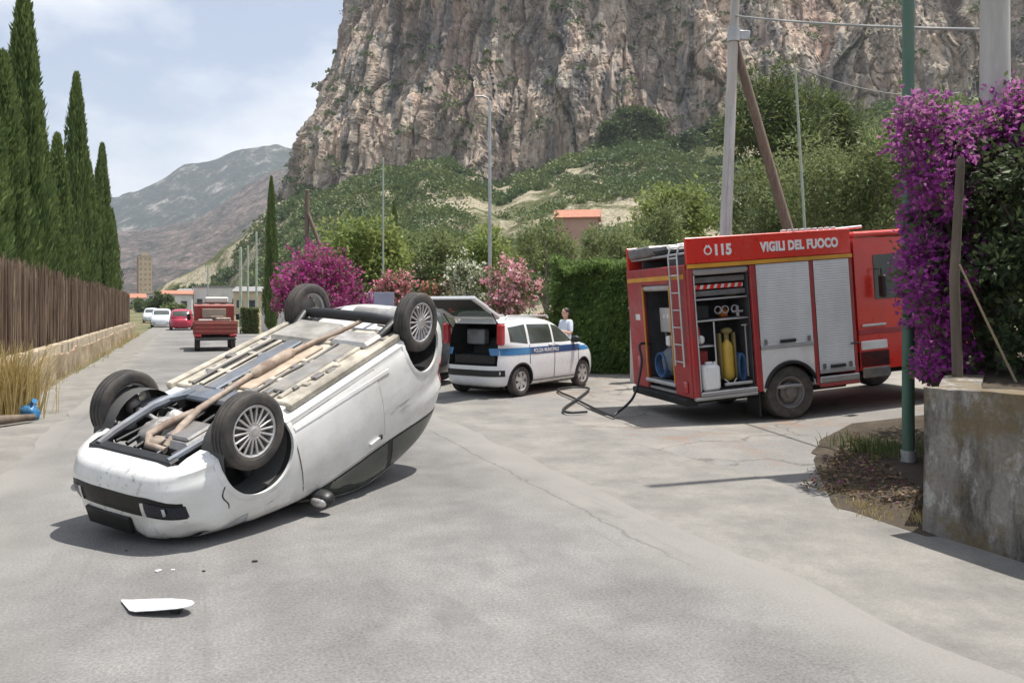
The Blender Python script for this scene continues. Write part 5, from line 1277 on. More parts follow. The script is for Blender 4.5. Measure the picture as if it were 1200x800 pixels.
# white body panel thrown on the road, one end propped up
PANELW = surf('panel_white', (.78, .78, .78), .35, var=.04)
pn = empty('body_panel', (-2.06, 4.40, .0), R(-5), 'white broken piece of bodywork lying on the road in front of the car', 'car part')
SC = 1.22; out = [(-.215, .075), (-.15, .076), (-.05, .072), (.05, .06), (.13, .042), (.18, .022), (.205, .0), (.205, -.02), (.19, -.036), (.15, -.045), (.05, -.048), (-.05, -.046), (-.09, -.03), (-.15, .02), (-.2, .06)]
out = [(x * SC, y * SC * 1.3) for x, y in out]; m = MB(); n = len(out)
zf = lambda x, y: .014 + .045 * max(0, (x + .2) / .45)
cxy = (-.01, .02); V = [(cxy[0], cxy[1], zf(*cxy) + .006)] + [(x, y, zf(x, y)) for x, y in out]; V += [(v[0], v[1], v[2] - .005) for v in V]
F = [(0, 1 + k, 1 + (k + 1) % n) for k in range(n)] + [(n + 1, n + 2 + (k + 1) % n, n + 2 + k) for k in range(n)] + [(1 + k, n + 2 + k, n + 2 + (k + 1) % n, 1 + (k + 1) % n) for k in range(n)]
m.add(V, F); m.build('skin', PANELW, pn, smooth=30)
m = MB(); m.box(.12, .175, -.03, .012, 0.0, .036, .006); m.box(-.17, -.12, .02, .06, 0.0, .018, .004); m.build('clip', BLK, pn)
# crumbs of glass and plastic around the car's nose
for i in range(5):
    x, y = -2.55 + random.uniform(-.5, .9), 5.35 + random.uniform(-.35, .3)
    if i < 4: x, y = -2.15 + random.uniform(-.25, .4), 5.15 + random.uniform(-.1, .12)
    s_ = random.uniform(.008, .022); m = MB(); m.box(-s_, s_, -s_ * .6, s_ * .6, 0, s_ * .5, s_ * .1, Matrix.Rotation(random.uniform(0, 6), 4, 'Z'))
    o = m.build('plastic_shard', BLK if i % 3 else PANELW); o.location = (x, y, .001)
    tag(o, 'small dark broken shard on the road under the overturned nose' if i % 3 else 'small white broken shard on the road under the overturned nose', 'shard', 'shards under the overturned nose')
# ================================================================== OTHER CARS
PWHITE = surf('police_white', (.74, .75, .75), .3, var=.03, coat=.5)
PBLUE = surf('police_blue', (.045, .20, .42), .35, var=.08, coat=.4)
PNAVY = surf('police_navy', (.03, .06, .16), .35, var=.08, coat=.4)
CABIN = surf('cabin_grey', (.045, .045, .048), .8, var=.3, scale=5)
PALEG2 = surf('cabin_pale', (.24, .25, .26), .8, var=.3, scale=5)
def text_mesh(name, s, size, mat, parent, loc, rot, depth=.002, bold=0.0, sx=1.0):
    cu = bpy.data.curves.new(name, 'FONT'); cu.body = s; cu.size = size; cu.extrude = depth; cu.offset = bold; cu.align_x = 'LEFT'; cu.space_character = 1.06
    o = bpy.data.objects.new(name, cu); COL.objects.link(o); bpy.context.view_layer.update()
    me = bpy.data.meshes.new_from_object(o.evaluated_get(bpy.context.evaluated_depsgraph_get())); bpy.data.objects.remove(o)
    o = link_mesh(name, me, mat, parent); me.materials.clear(); me.materials.append(mat)
    o.location = loc; o.rotation_euler = rot; o.scale = (sx, 1, 1)
    return o

pd_rows = [(.19, .58, -2.80, .70, 5), (.23, .64, -2.88, .77, 5.2), (.32, .69, -2.93, .80, 5.2), (.50, .71, -2.95, .815, 5), (.66, .69, -2.945, .82, 4.8), (.80, .62, -2.935, .815, 4.6), (.90, .46, -2.925, .805, 4.6), (.97, .14, -2.915, .792, 5),
           (1.03, -.14, -2.905, .775, 5.2), (1.16, -.36, -2.885, .745, 5.2), (1.30, -.62, -2.855, .708, 5), (1.40, -.84, -2.82, .672, 4.8), (1.46, -1.03, -2.77, .625, 4.4), (1.50, -1.25, -2.68, .55, 4), (1.525, -1.5, -2.5, .38, 3.4), (1.532, -1.75, -2.2, .15, 2.6)]
def small_car(name, rows, wb, paint, label, loc, yaw, wr=.29, windows=None, glass=GLASS, hatch=False, ww=.175, wy=.695, style='five', simple=False, group=None, belt=None, up=None, zs=(.99, 1.36), rz_=(1.0, 1.36)):
    sh = Shell(rows); root = empty(name, loc, yaw, label, 'car', group)
    wl_ = [(0, wr, 1), (0, wr, -1), (-wb, wr, 1), (-wb, wr, -1)]
    extra = []
    if hatch:
        c = MB(); c.box(-3.2, -1.95, -.60, .60, .60, 1.40); extra.append(c)
    car_body(root, sh, wl_, paint, extra, .46, wr + .045, (lambda c: hatch and -2.9 < c.x < -1.94 and abs(c.y) < .605 and .595 < c.z < 1.405))
    for s in (-1, 1):
        for (x0, x1, lo, hi) in windows:
            m = side_patch(sh, x0, x1, lo, hi, .004, s, 26, 8); m.build('window', glass, root, smooth=50)
        if not simple:
            m = MB(); yy = float(sh.y(-.42, 1.02)); m.blob((-.40, s * (yy + .10), 1.04), (.07, .10, .075), 8, e=.75); m.build('mirror', BLK, root, smooth=70)
        m = end_patch(sh, min(s * .40, s * .70), max(s * .40, s * .70), rows[5][0] - .14, rows[5][0] + .03, .005, True, 10, 5); m.build('headlight', CLEARL, root, smooth=50)
        wheel(root, 0, s * wy, wr, wr, ww, s, style); wheel(root, -wb, s * wy, wr, wr, ww, s, style)
    m = end_patch(sh, -.58, .58, zs[0], zs[1], .004, True, 24, 8); m.build('windscreen', glass, root, smooth=50)
    if not hatch: m = end_patch(sh, -.55, .55, rz_[0], rz_[1], .004, False, 24, 8); m.build('rear_window', glass, root, smooth=50)
    m = MB(); m.box(-wb - .4, .4, -.44, .44, .12, .235, .03); m.build('underbody', WELL, root)
    return root, sh
PX, PD = .19, 14.86
yaw = R(54.0)
# rear right wheel touches the ground at (PX, PD)
wb = 2.30; rx = -wb; ry = -.78
ox = PX - (rx * math.cos(yaw) - ry * math.sin(yaw)); oy = PD - (rx * math.sin(yaw) + ry * math.cos(yaw))
belt = 1.0
pol, psh = small_car('police_car', pd_rows, wb, PWHITE, 'white and blue police hatchback with its tailgate raised beside the hedge', (ox, oy, 0), yaw, .29,
    [(-1.15, -.40, 1.005, [(-1.15, 1.37), (-.9, 1.33), (-.66, 1.20), (-.40, 1.02)]), (-2.02, -1.22, 1.005, [(-2.02, 1.385), (-1.22, 1.375)]), (-2.60, -2.10, [(-2.6, 1.06), (-2.1, 1.005)], [(-2.6, 1.33), (-2.1, 1.385)])], hatch=True)
for s in (-1, 1):
    m = side_patch(psh, -2.90, .50, .80, .935, .003, s, 50, 4); st = m.build('blue_stripe', PBLUE, pol, smooth=50)
    m = side_patch(psh, -2.02, -.18, .805, .93, .0055, s, 30, 4); m.build('navy_band', PNAVY, st, smooth=50)
    m = side_patch(psh, -2.05, -.20, .27, .285, .012, s, 20, 2); m.build('sill_trim', BLK, pol)
    for xx in (-1.185, -.235): m = side_patch(psh, xx - .004, xx + .004, .30, .98, .007, s, 2, 12); m.build('door_gap', SEAM, pol)
    m = side_patch(psh, -2.06, -2.052, .62, .98, .007, s, 2, 10); m.build('door_gap', SEAM, pol)
    for xx in (-1.38, -.42 - .72): m = side_patch(psh, xx, xx + .14, .955, .985, .022, s, 6, 3, .03); m.build('door_handle', PWHITE, pol, smooth=50)
    m = MB(); m.box(-2.90, -2.76, min(s * .60, s * .735), max(s * .60, s * .735), 1.0, 1.40, .03); m.build('tail_light', REDL, pol)
    m = MB(); m.tube([(-1.05, s * .56, 1.50), (-1.1, s * .57, 1.545), (-2.5, s * .57, 1.545), (-2.55, s * .56, 1.50)], .017, 8); m.build('roof_rail', GALV, pol, smooth=50)
    arch_lips(pol, psh, [(0, .29, s), (-wb, .29, s)], .335, BLK, .03, .008)
WHT = surf('lettering_white', (.80, .80, .80), .5)
text_mesh('lettering', 'POLIZIA MUNICIPALE', .105, WHT, st, (-1.95, -.824, .83), (R(90), 0, 0), .001, .0015, .86)
m = end_patch(psh, -.70, .70, .40, .52, .012, False, 24, 4); bp = m.build('bumper_insert', BLK, pol, smooth=50)
m = MB(); xx = float(psh.xr(-.66, .46)); m.lathe([(0, 0), (.04, 0), (.04, .02), (0, .02)], 18, Matrix.Translation((xx - .02, -.62, .46)) @ Matrix.Rotation(R(90), 4, 'Z')); m.build('reflector', CLEARL, bp)
m = MB(); m.box(-2.16, -1.98, -.56, .56, .62, 1.10, .04); m.build('rear_seat', CABIN, pol)
for y in (-.3, .3): m = MB(); m.box(-2.12, -2.03, y - .12, y + .12, 1.13, 1.30, .03); m.build('headrest', CABIN, pol)
m = MB(); m.box(-2.80, -2.25, -.5, .5, .604, .80, .02); m.build('boot_box', BLK, pol)
m = MB(); m.box(-2.42, -2.25, .05, .5, .98, 1.28, .02); m.build('folder_stack', PALEG2, pol)
# raised tailgate, hinged at the roof edge
tg = bpy.data.objects.new('tailgate', None); COL.objects.link(tg); tg.parent = pol; tg.location = (-2.70, 0, 1.50); tg.rotation_euler = (0, R(24), 0); tg.empty_display_size = .1
for (x0, x1, y0, y1) in ((-.10, 0, -.55, .55), (-.98, -.52, -.64, .64), (-.54, -.08, -.62, -.52), (-.54, -.08, .52, .62)):
    m = MB(); m.box(x0, x1, y0, y1, -.03, .03, .012); m.build('frame', PWHITE, tg)
m = MB(); m.box(-.54, -.08, -.53, .53, -.006, .006); m.build('glass', surf('tailgate_glass', (.05, .085, .065), .08, var=.2, spec=.8), tg)
m = MB(); m.box(-.95, -.56, -.55, .55, -.045, -.031, .006); m.build('inner_trim', BLK, tg)
for s in (-1, 1): m = MB(); m.tube([(-2.72, s * .60, 1.28), (-3.02, s * .60, 1.60)], .012, 8); m.build('gas_strut', BLK, pol, smooth=50)

suv_rows = [(.26, .60, -3.0, .72, 5), (.32, .68, -3.1, .82, 5.2), (.50, .76, -3.18, .86, 5), (.75, .76, -3.2, .875, 4.8), (.90, .68, -3.18, .87, 4.6), (1.0, .42, -3.16, .86, 4.8), (1.08, .02, -3.13, .84, 5), (1.2, -.28, -3.1, .81, 5),
            (1.4, -.62, -3.04, .755, 5), (1.55, -.92, -2.97, .70, 4.6), (1.63, -1.15, -2.88, .63, 4), (1.67, -1.4, -2.7, .45, 3.4), (1.68, -1.7, -2.4, .2, 2.6)]
GREYC = surf('dark_grey_paint', (.055, .058, .062), .25, var=.05, coat=.6)
sw = [(-1.3, -.5, 1.10, [(-1.3, 1.52), (-1.0, 1.48), (-.7, 1.33), (-.5, 1.13)]), (-2.25, -1.36, 1.10, [(-2.25, 1.54), (-1.36, 1.53)]), (-2.85, -2.3, [(-2.85, 1.2), (-2.3, 1.1)], [(-2.85, 1.46), (-2.3, 1.54)])]
suv, _ = small_car('parked_suv', suv_rows, 2.55, GREYC, 'dark grey parked estate car seen between the rear wheels of the overturned car', (-4.35, 18.0, -.01), R(166), .33, sw, zs=(1.09, 1.5), rz_=(1.1, 1.52), wy=.74)
for s in (-1, 1): m = MB(); m.tube([(-1.2, s * .58, 1.655), (-1.25, s * .6, 1.715), (-2.7, s * .6, 1.70), (-2.75, s * .58, 1.64)], .018, 8); m.build('roof_rail', GALV, suv, smooth=50)
RW2 = surf('far_white', (.66, .69, .73), .3, coat=.4); RRED = surf('far_red', (.40, .025, .06), .3, coat=.4)
pw = [(-1.3, -.4, .98, [(-1.3, 1.34), (-.4, 1.0)]), (-2.35, -1.38, [(-2.35, 1.1), (-1.38, .99)], [(-2.35, 1.2), (-1.38, 1.35)])]
small_car('distant_car', hb.k.tolist(), wb, RW2, 'pale blue white car coming up the far lane beside the cypress row', ((189 - 600) / 900 * 62, 62, 0), R(112.7 + 180), .29, pw, simple=True)
small_car('distant_car', hb.k.tolist(), wb, RRED, 'crimson car just ahead of the red lorry', ((213 - 600) / 900 * 57, 57, 0), R(112.7), .29, pw, simple=True)
small_car('distant_car', hb.k.tolist(), wb, RW2, 'farthest pale car at the end of the fence', ((177 - 600) / 900 * 80, 80, 0), R(112.7 + 180), .29, pw, simple=True)

# ---------------------------------------------------------------- red lorry driving away
LRED = surf('lorry_red', (.30, .045, .035), .5, var=.15, scale=3, dirt=(.20, .12, .09), dirt_amt=.45)
lr = empty('small_lorry', (-11.85, 30.6, 0), R(112.7), 'small red lorry with drop sided bed and white load driving away', 'lorry')
m = MB(); m.box(-1.25, .75, -.62, .62, .46, .56, .01); m.build('chassis', BLK, lr)
m = MB(); m.box(-1.3, .55, -.78, .78, .66, .72, .01); m.build('bed_floor', LRED, lr)
m = MB(); m.box(-1.34, -1.30, -.80, .80, .66, 1.16, .01); tgp = m.build('tailboard', LRED, lr)
for k in range(3): m = MB(); m.box(-1.365, -1.342, -.76, .76, .72 + .15 * k, .79 + .15 * k, .008); m.build('rib', LRED, tgp)
for s in (-1, 1):
    m = MB(); m.box(-1.295, .55, min(s * .76, s * .80), max(s * .76, s * .80), .725, 1.14, .01); m.build('side_board', LRED, lr)
    m = MB(); m.box(-1.38, -1.345, min(s * .5, s * .76), max(s * .5, s * .76), .56, .645, .01); m.build('tail_light', REDL, lr)
    m = MB(); m.tube([(1.5, s * .75, 1.35), (1.55, s * .93, 1.38), (1.55, s * .95, 1.2)], .015, 6); m.box(1.5, 1.56, min(s * .88, s * 1.02), max(s * .88, s * 1.02), 1.15, 1.42, .02); m.build('mirror', BLK, lr)
    wheel(lr, -.75, s * .64, .29, .29, .19, s, 'truck'); wheel(lr, 1.35, s * .64, .29, .29, .19, s, 'truck')
m = MB(); m.prism([(.60, .5), (2.05, .5), (2.08, 1.05), (1.75, 1.72), (1.6, 1.80), (.66, 1.80), (.60, 1.74)], -.76, .76, 'y'); m.build('cab', LRED, lr)
m = MB(); m.box(.575, .597, -.45, .45, 1.25, 1.62, .01); m.build('rear_window', surf('cab_window', (.42, .36, .28), .3), lr)
m = MB(); m.box(-1.40, -1.342, -.74, .74, .42, .50, .01); m.build('bumper', BLK, lr)
m = MB(); m.box(.7, 1.7, -.55, .35, 1.86, 2.10, .05); m.build('roof_load', PLW, lr)
for x in (.8, 1.6): m = MB(); m.tube([(x, -.7, 1.81), (x, -.7, 1.85), (x, .7, 1.85), (x, .7, 1.81)], .02, 6); m.build('rack_bar', BLK, lr)
for k, (x, y, h, c) in enumerate([(-.6, -.3, 1.28, TANP), (-.2, .35, 1.22, STEEL), (.15, -.1, 1.34, WOOD)]):
    m = MB(); m.box(x - .3, x + .25, y - .28, y + .28, .725, h, .04); o = m.build('crate', c); o.matrix_world = Matrix.Translation(lr.location) @ Matrix.Rotation(R(112.7), 4, 'Z')
    tag(o, ['tan crate in the bed of the red lorry', 'grey crate in the bed of the red lorry', 'brown crate behind the cab of the red lorry'][k], 'crate')

# ================================================================== FIRE ENGINE
FRED = surf('fire_red', (.71, .034, .020), .32, var=.06, scale=2, dirt=(.30, .05, .04), dirt_amt=.3, coat=.5)
FREDD = surf('fire_red_frame', (.36, .030, .032), .45, var=.15, scale=4, dirt=(.20, .10, .09), dirt_amt=.4)
FYEL = surf('reflective_yellow', (.62, .30, .035), .45, var=.12)
SHUT = surf('roller_shutter', (.68, .69, .70), .5, .1, var=.08, scale=2.5, dirt=(.34, .33, .31), dirt_amt=.4, dirt_scale=1.2, stretch=(1, 1, .4))
FWHT = surf('fire_white', (.74, .735, .72), .45, var=.06, dirt=(.35, .32, .28), dirt_amt=.5, dirt_scale=2)
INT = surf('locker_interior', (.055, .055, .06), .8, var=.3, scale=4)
SILV = surf('silver_alu', (.52, .525, .53), .4, .6, var=.1, dirt=(.3, .28, .26), dirt_amt=.4)
YELC = surf('yellow_cylinder', (.55, .36, .045), .4, var=.12, coat=.3)
HOSEB = surf('blue_hose', (.04, .10, .22), .7, var=.3, scale=9)
gz0 = float(yard_h(TRK.x, TRK.y))
fe = empty('fire_engine', (TRK.x, TRK.y, gz0 - .012), 0, 'red fire engine with open equipment lockers parked on the yard', 'fire engine')
# local frame: x to the nose, y away from the road; the near (right) side is y = 0 at the tyre face
fe.rotation_euler = Euler((0, R(-4.4), TYAW), 'XYZ')
x0, x1, W = -1.62, 1.20, 2.25; YN = -.02
zb, zt = .48, 2.86
# main walls of the body, one piece per wall
def part(name, mat, *boxes, bev=.012, parent=fe, smooth=False):
    m = MB()
    for b_ in boxes: m.box(*b_, bev)
    return m.build(name, mat, parent, smooth=smooth)
part('roof_band', FRED, (x0, x1, YN, YN + .05, 2.47, zt))
part('roof_band', FRED, (x0, x1, YN + W - .05, YN + W, 2.47, zt))
part('far_wall', FRED, (x0, x1, YN + W - .05, YN + W, zb, 2.465))
part('roof_deck', SILV, (x0 + .06, x1, YN + .055, YN + W - .055, 2.62, 2.66))
part('front_bulkhead', FRED, (x1 - .05, x1, YN + .055, YN + W - .055, zb, 2.60))
part('floor', SILV, (x0 + .01, x1 - .055, YN + .055, YN + W - .055, zb, zb + .05))
m = MB(); m.box(x0, x1, YN - .012, YN - .002, 2.405, 2.465); m.build('reflective_stripe', FYEL, fe)
part('pillar', FREDD, (x0, -1.53, YN - .004, YN + .06, zb, 2.40)); part('pillar', FREDD, (-.585, -.49, YN - .004, YN + .06, zb, 2.40))
part('pillar', FREDD, (.425, .50, YN - .004, YN + .06, zb, 2.40)); part('pillar', FREDD, (1.135, x1, YN - .004, YN + .06, zb, 2.40))
# lockers: back and side walls give the open one its depth
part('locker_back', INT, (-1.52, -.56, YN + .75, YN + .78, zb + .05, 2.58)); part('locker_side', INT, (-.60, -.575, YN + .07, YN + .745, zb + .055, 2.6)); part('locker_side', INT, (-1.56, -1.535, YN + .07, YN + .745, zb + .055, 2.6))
part('locker_lid_roll', SILV, (-1.525, -.59, YN + .01, YN + .12, 2.30, 2.395), bev=.03)
fr = part('locker_frame', SILV, (-1.527, -1.505, YN - .010, YN + .02, .575, 2.30)); part('locker_sill', SILV, (-1.525, -.59, YN - .02, YN + .14, .50, .565))
# shelves and fittings inside
part('shelf', SILV, (-1.50, -.605, YN + .08, YN + .70, 1.60, 1.625)); part('shelf', SILV, (-1.50, -1.20, YN + .08, YN + .70, 1.22, 1.245)); part('shelf', SILV, (-1.50, -.605, YN + .08, YN + .70, 1.92, 1.945))
part('rack_upright', SILV, (-1.215, -1.19, YN + .06, YN + .09, .9, 1.60)); part('rack_bar', SILV, (-1.5, -1.22, YN + .06, YN + .09, .90, .925))
part('tool_drawer', STEEL, (-1.48, -.62, YN + .10, YN + .5, 2.18, 2.27)); part('tool_drawer', STEEL, (-1.48, -.62, YN + .10, YN + .5, 1.98, 2.06))
bar = part('striped_bar', FWHT, (-1.46, -.64, YN + .12, YN + .18, 2.085, 2.15))
for k in range(7): m = MB(); m.prism([(-1.44 + .115 * k, 2.083), (-1.38 + .115 * k, 2.083), (-1.35 + .115 * k, 2.152), (-1.41 + .115 * k, 2.152)], YN + .115, YN + .119, 'y'); m.build('red_stripe', FRED, bar)
for k, x in enumerate((-1.10, -.98, -.82)):
    m = MB(); m.lathe([(.045, 0), (.06, 0), (.06, .02), (.045, .02)], 20, Matrix.Translation((x, YN + .10, 1.76)), True); m.build('hose_coupling', SILV, fe, smooth=40)
m = MB(); m.box(-.86, -.68, YN + .1, YN + .14, 1.70, 1.73, .005); m.box(-.79, -.75, YN + .1, YN + .14, 1.64, 1.80, .005); m.build('wrench', SILV, fe)
part('black_case', BLK, (-1.48, -1.24, YN + .12, YN + .5, 1.63, 1.84), bev=.02)
part('spare_lamp', FWHT, (-1.47, -1.37, YN + .05, YN + .2, 1.28, 1.40), bev=.03)
part('red_box', FREDD, (-1.48, -1.26, YN + .2, YN + .6, .93, 1.16), bev=.02)
# things carried in the open locker
def held(o, label, cat):
    o.matrix_world = Matrix.LocRotScale(fe.location, fe.rotation_euler, None); return tag(o, label, cat)
m = MB(); m.box(-1.47, -1.17, YN + .0, YN + .20, .567, .96, .045); m.box(-1.38, -1.26, YN + .06, YN + .14, .96, 1.0, .015); m.lathe([(0, 0), (.03, 0), (.03, .04), (0, .04)], 14, Matrix.Translation((-1.21, YN + .1, .955)) @ Matrix.Rotation(R(90), 4, 'X'))
held(m.build('jerrycan', PANELW, smooth=40), 'white plastic jerrycan on the open locker sill', 'jerrycan')
m = MB(); m.lathe([(0, 0), (.05, .01), (.085, .05), (.09, .10), (.09, .52), (.07, .58), (.035, .62), (.03, .66), (0, .66)], 24, Matrix.Translation((-.92, YN + .24, .66)) @ Matrix.Rotation(R(90), 4, 'X'))
cyl_o = m.build('breathing_cylinder', YELC, smooth=40); held(cyl_o, 'yellow breathing air cylinder standing in the open locker', 'cylinder')
m = MB(); m.tube([(-.92, YN + .24, 1.30), (-.92, YN + .24, 1.40)], .04, 12); m.blob((-.92, YN + .22, 1.43), (.09, .07, .05), 8, .2); m.box(-1.06, -1.02, YN + .2, YN + .3, .7, 1.4, .01); m.box(-.82, -.78, YN + .2, YN + .3, .7, 1.4, .01); o = m.build('valve_harness', surf('olive_harness', (.22, .17, .06), .7), smooth=50); o.parent = cyl_o
m = MB()
for k in range(6): m.tube([(-.70 + .06 * math.cos(t), YN + .2 + .03 * k, .86 + .2 * math.sin(t)) for t in np.linspace(0, 6.28, 22)], .02, 6)
held(m.build('hose_coil', HOSEB, smooth=50), 'blue coiled hose beside the yellow cylinder in the open locker', 'hose')
m = MB(); m.tube([(-1.1, YN + .05, .64), (-.65, YN + .05, .64)], .025, 10); m.tube([(-1.1, YN + .05, .72), (-.98, YN + .05, .62), (-.9, YN + .05, .72)], .012, 8); held(m.build('nozzle', SILV, smooth=50), 'silver branch pipe lying on the open locker floor', 'nozzle')
# more gear packed round them
for k, (nm, mt, lab, cat, fn) in enumerate([
    ('extinguisher', FRED, 'small red extinguisher hanging in the open locker', 'extinguisher', lambda m: m.lathe([(0, 0), (.05, 0), (.055, .03), (.055, .24), (.03, .29), (.015, .33), (0, .33)], 18, Matrix.Translation((-1.38, YN + .30, 1.26)) @ Matrix.Rotation(R(90), 4, 'X'))),
    ('toolbox', STEEL, 'grey steel toolbox at the back of the open locker', 'toolbox', lambda m: m.box(-1.14, -.98, YN + .42, YN + .62, .60, .86, .015)),
    ('kit_bag', surf('bag_navy', (.03, .035, .06), .85, var=.3), 'dark blue kit bag behind the yellow cylinder', 'bag', lambda m: m.blob((-.76, YN + .55, 1.12), (.14, .12, .2), 9, .15, e=.7)),
    ('rope_coil', surf('rope', (.42, .34, .22), .9, var=.3), 'tan coiled rope on the upper locker shelf', 'rope', lambda m: [m.tube([(-.76 + .07 * math.cos(t), YN + .3 + .07 * math.sin(t), 1.96 + .018 * j) for t in np.linspace(0, 6.28, 18)], .012, 6) for j in range(3)]),
    ('hydrant_key', SILV, 'long silver hydrant key hung at the side of the open locker', 'tool', lambda m: (m.tube([(-.66, YN + .12, .72), (-.66, YN + .12, 1.5)], .013, 8), m.tube([(-.72, YN + .12, 1.5), (-.63, YN + .12, 1.5)], .013, 8))),
    ('orange_lamp', surf('orange_plastic', (.62, .17, .03), .4), 'orange hand lamp on the middle locker shelf', 'lamp', lambda m: (m.box(-.94, -.82, YN + .3, YN + .42, 1.63, 1.75, .02), m.tube([(-.93, YN + .36, 1.75), (-.88, YN + .36, 1.8), (-.83, YN + .36, 1.75)], .01, 6))),
]):
    m = MB(); fn(m); held(m.build(nm, mt, smooth=45), lab, cat)
# roller shutters with real slats
def shutter(xa, xb, za, zc):
    n = int((zc - za) / .038); prof = []
    for k in range(n):
        z = za + (zc - za) * k / n; dz = (zc - za) / n
        prof += [(YN + .001, z), (YN - .002, z + dz * .25), (YN - .002, z + dz * .75), (YN + .001, z + dz * .97)]
    V = [(x, y, z) for x in (xa, xb) for y, z in prof]; q = len(prof); F = [(k, q + k, q + k + 1, k + 1) for k in range(q - 1)]
    m = MB(); m.add(V, F); s = m.build('roller_shutter', SHUT, fe, fix=False)
    m = MB(); m.box(xa, xb, YN - .018, YN + .0, za - .05, za + .015, .006); m.build('bottom_rail', SILV, s)
    m = MB(); m.box((xa + xb) / 2 - .14, (xa + xb) / 2 + .14, YN - .03, YN - .019, za + .025, za + .075, .005); m.build('pull_handle', BLK, s)
    for x in (xa + .08, xb - .08): m = MB(); m.box(x - .025, x + .025, YN - .024, YN - .006, za + .02, za + .10, .005); m.build('catch', STEEL, s)
shutter(-.487, .422, 1.16, 2.395); shutter(.503, 1.132, .70, 2.395)
# white quarter panel with wheel arch below the first shutter
arc = [(.46 * math.cos(t), .42 + .46 * math.sin(t)) for t in np.linspace(math.pi * .97, math.pi * .03, 22)]
poly = [(-.485, .50), (-.485, 1.105), (.42, 1.105), (.42, .50)] ; poly = [(-.485, 1.105), (.42, 1.105), (.42, .50)] + [p for p in arc[::-1] if p[0] < .42] + [(-.485, .50)]
poly = [p for p in poly if -.49 <= p[0] <= .425]
m = MB(); m.prism(poly, YN + .0, YN + .04, 'y'); m.build('quarter_panel', FWHT, fe)
m = MB(); V = []; 
for t in np.linspace(math.pi * .93, math.pi * .07, 26):
    for rr_, yy in ((.44, YN + .03), (.44, YN - .025), (.475, YN - .025), (.49, YN - .001)): V.append((max(-.484, min(.419, rr_ * math.cos(t))), yy, .42 + rr_ * math.sin(t)))
m.add(V, [(i * 4 + j, i * 4 + j + 1, (i + 1) * 4 + j + 1, (i + 1) * 4 + j) for i in range(25) for j in range(3)]); m.build('wheel_arch', BLK, fe, smooth=50)
m = MB(); m.box(-.48, .42, YN + .42, YN + .45, .5, 1.1); m.box(-.48, .42, YN + .05, YN + .415, 1.06, 1.1); m.build('arch_liner', WELL, fe)
part('side_skirt', SILV, (.50, x1, YN - .015, YN + .05, .50, .60)); part('side_skirt', FREDD, (.50, x1, YN - .018, YN + .05, .44, .495))
part('kick_rail', SILV, (x0, -.59, YN - .02, YN + .06, .445, .495))
part('mud_flap', BLK, (-.56, -.54, YN + .02, YN + .38, .10, .47), bev=.004)
part('chassis_rail', WELL, (-1.5, 3.6, .55, .70, .46, .60), (-1.5, 3.6, 1.5, 1.65, .46, .60), (-1.4, 1.2, .3, 1.9, .35, .45))
m = MB(); m.tube([(0, .2, .42), (0, 2.0, .42)], .07, 12); m.blob((0, 1.1, .42), (.18, .2, .18), 9); m.build('rear_axle', WELL, fe, smooth=50)
wheel(fe, 0, .14, .41, .41, .25, -1, 'truck', .60); wheel(fe, 0, W - .18, .41, .41, .25, 1, 'truck', .60); wheel(fe, 3.1, .14, .41, .41, .25, -1, 'truck', .60); wheel(fe, 3.1, W - .18, .41, .41, .25, 1, 'truck', .60)
wheel(fe, 0, .42, .41, .405, .22, 1, 'truck', .60)
# rear: frame, open pump bay, ladder
part('rear_pillar', FREDD, (x0 - .02, x0 + .05, YN + .06, YN + .60, zb, 2.47)); part('rear_pillar', FREDD, (x0 - .02, x0 + .05, YN + W - .62, YN + W, zb, 2.47))
part('rear_header', FREDD, (x0 - .02, x0 + .05, YN + .605, YN + W - .625, 2.20, 2.47)); m = MB(); m.box(x0 - .032, x0 - .022, YN + .08, YN + W - .05, 2.26, 2.33); m.build('rear_stripe', FYEL, fe)
part('pump_bay_back', INT, (x0 + .70, x0 + .73, YN + .80, YN + W - .06, zb + .05, 2.6)); part('pump_bay_side', INT, (x0 + .06, x0 + .70, YN + 1.70, YN + 1.73, zb + .055, 2.6))
part('bay_roll', SILV, (x0 - .015, x0 + .1, YN + .61, YN + W - .63, 2.10, 2.195), bev=.03); part('bay_sill', SILV, (x0 - .05, x0 + .12, YN + .58, YN + W - .58, .60, .66))
for yy in (YN + .60, YN + W - .645): part('bay_frame', FYEL, (x0 - .028, x0 + .0, yy, yy + .022, .60, 2.18), bev=.004)
part('rear_bumper', WELL, (x0 - .10, x0 + .1, YN + .1, YN + W - .1, .36, .47), bev=.02)
pump = MB(); pump.blob((x0 + .22, 1.05, .95), (.2, .26, .24), 9, .1); pump.tube([(x0 + .1, .9, .95), (x0 + .35, .95, .95)], .07, 12); pump.tube([(x0 + .12, 1.25, 1.05), (x0 + .35, 1.2, 1.05)], .06, 12); pump.tube([(x0 + .3, .85, 1.3), (x0 + .3, 1.3, 1.35)], .04, 10); po = pump.build('pump', BLUEG, fe, smooth=50)
m = MB(); m.tube([(x0 + .3, .95, 1.2), (x0 + .25, .95, 1.7), (x0 + .4, 1.1, 2.0)], .03, 8); m.tube([(x0 + .28, 1.3, 1.0), (x0 + .2, 1.28, 1.5), (x0 + .4, 1.2, 1.8)], .025, 8); m.build('pipework', STEEL, po, smooth=50)
m = MB()
for k in range(5): m.tube([(x0 + .02 + .03 * k, 1.15 + .19 * math.cos(t), .90 + .19 * math.sin(t)) for t in np.linspace(0, 6.28, 22)], .018, 6)
m.build('hose_reel', HOSEB, fe, smooth=50)
part('control_panel', SILV, (x0 + .15, x0 + .18, .75, 1.35, 1.42, 1.82), bev=.01)
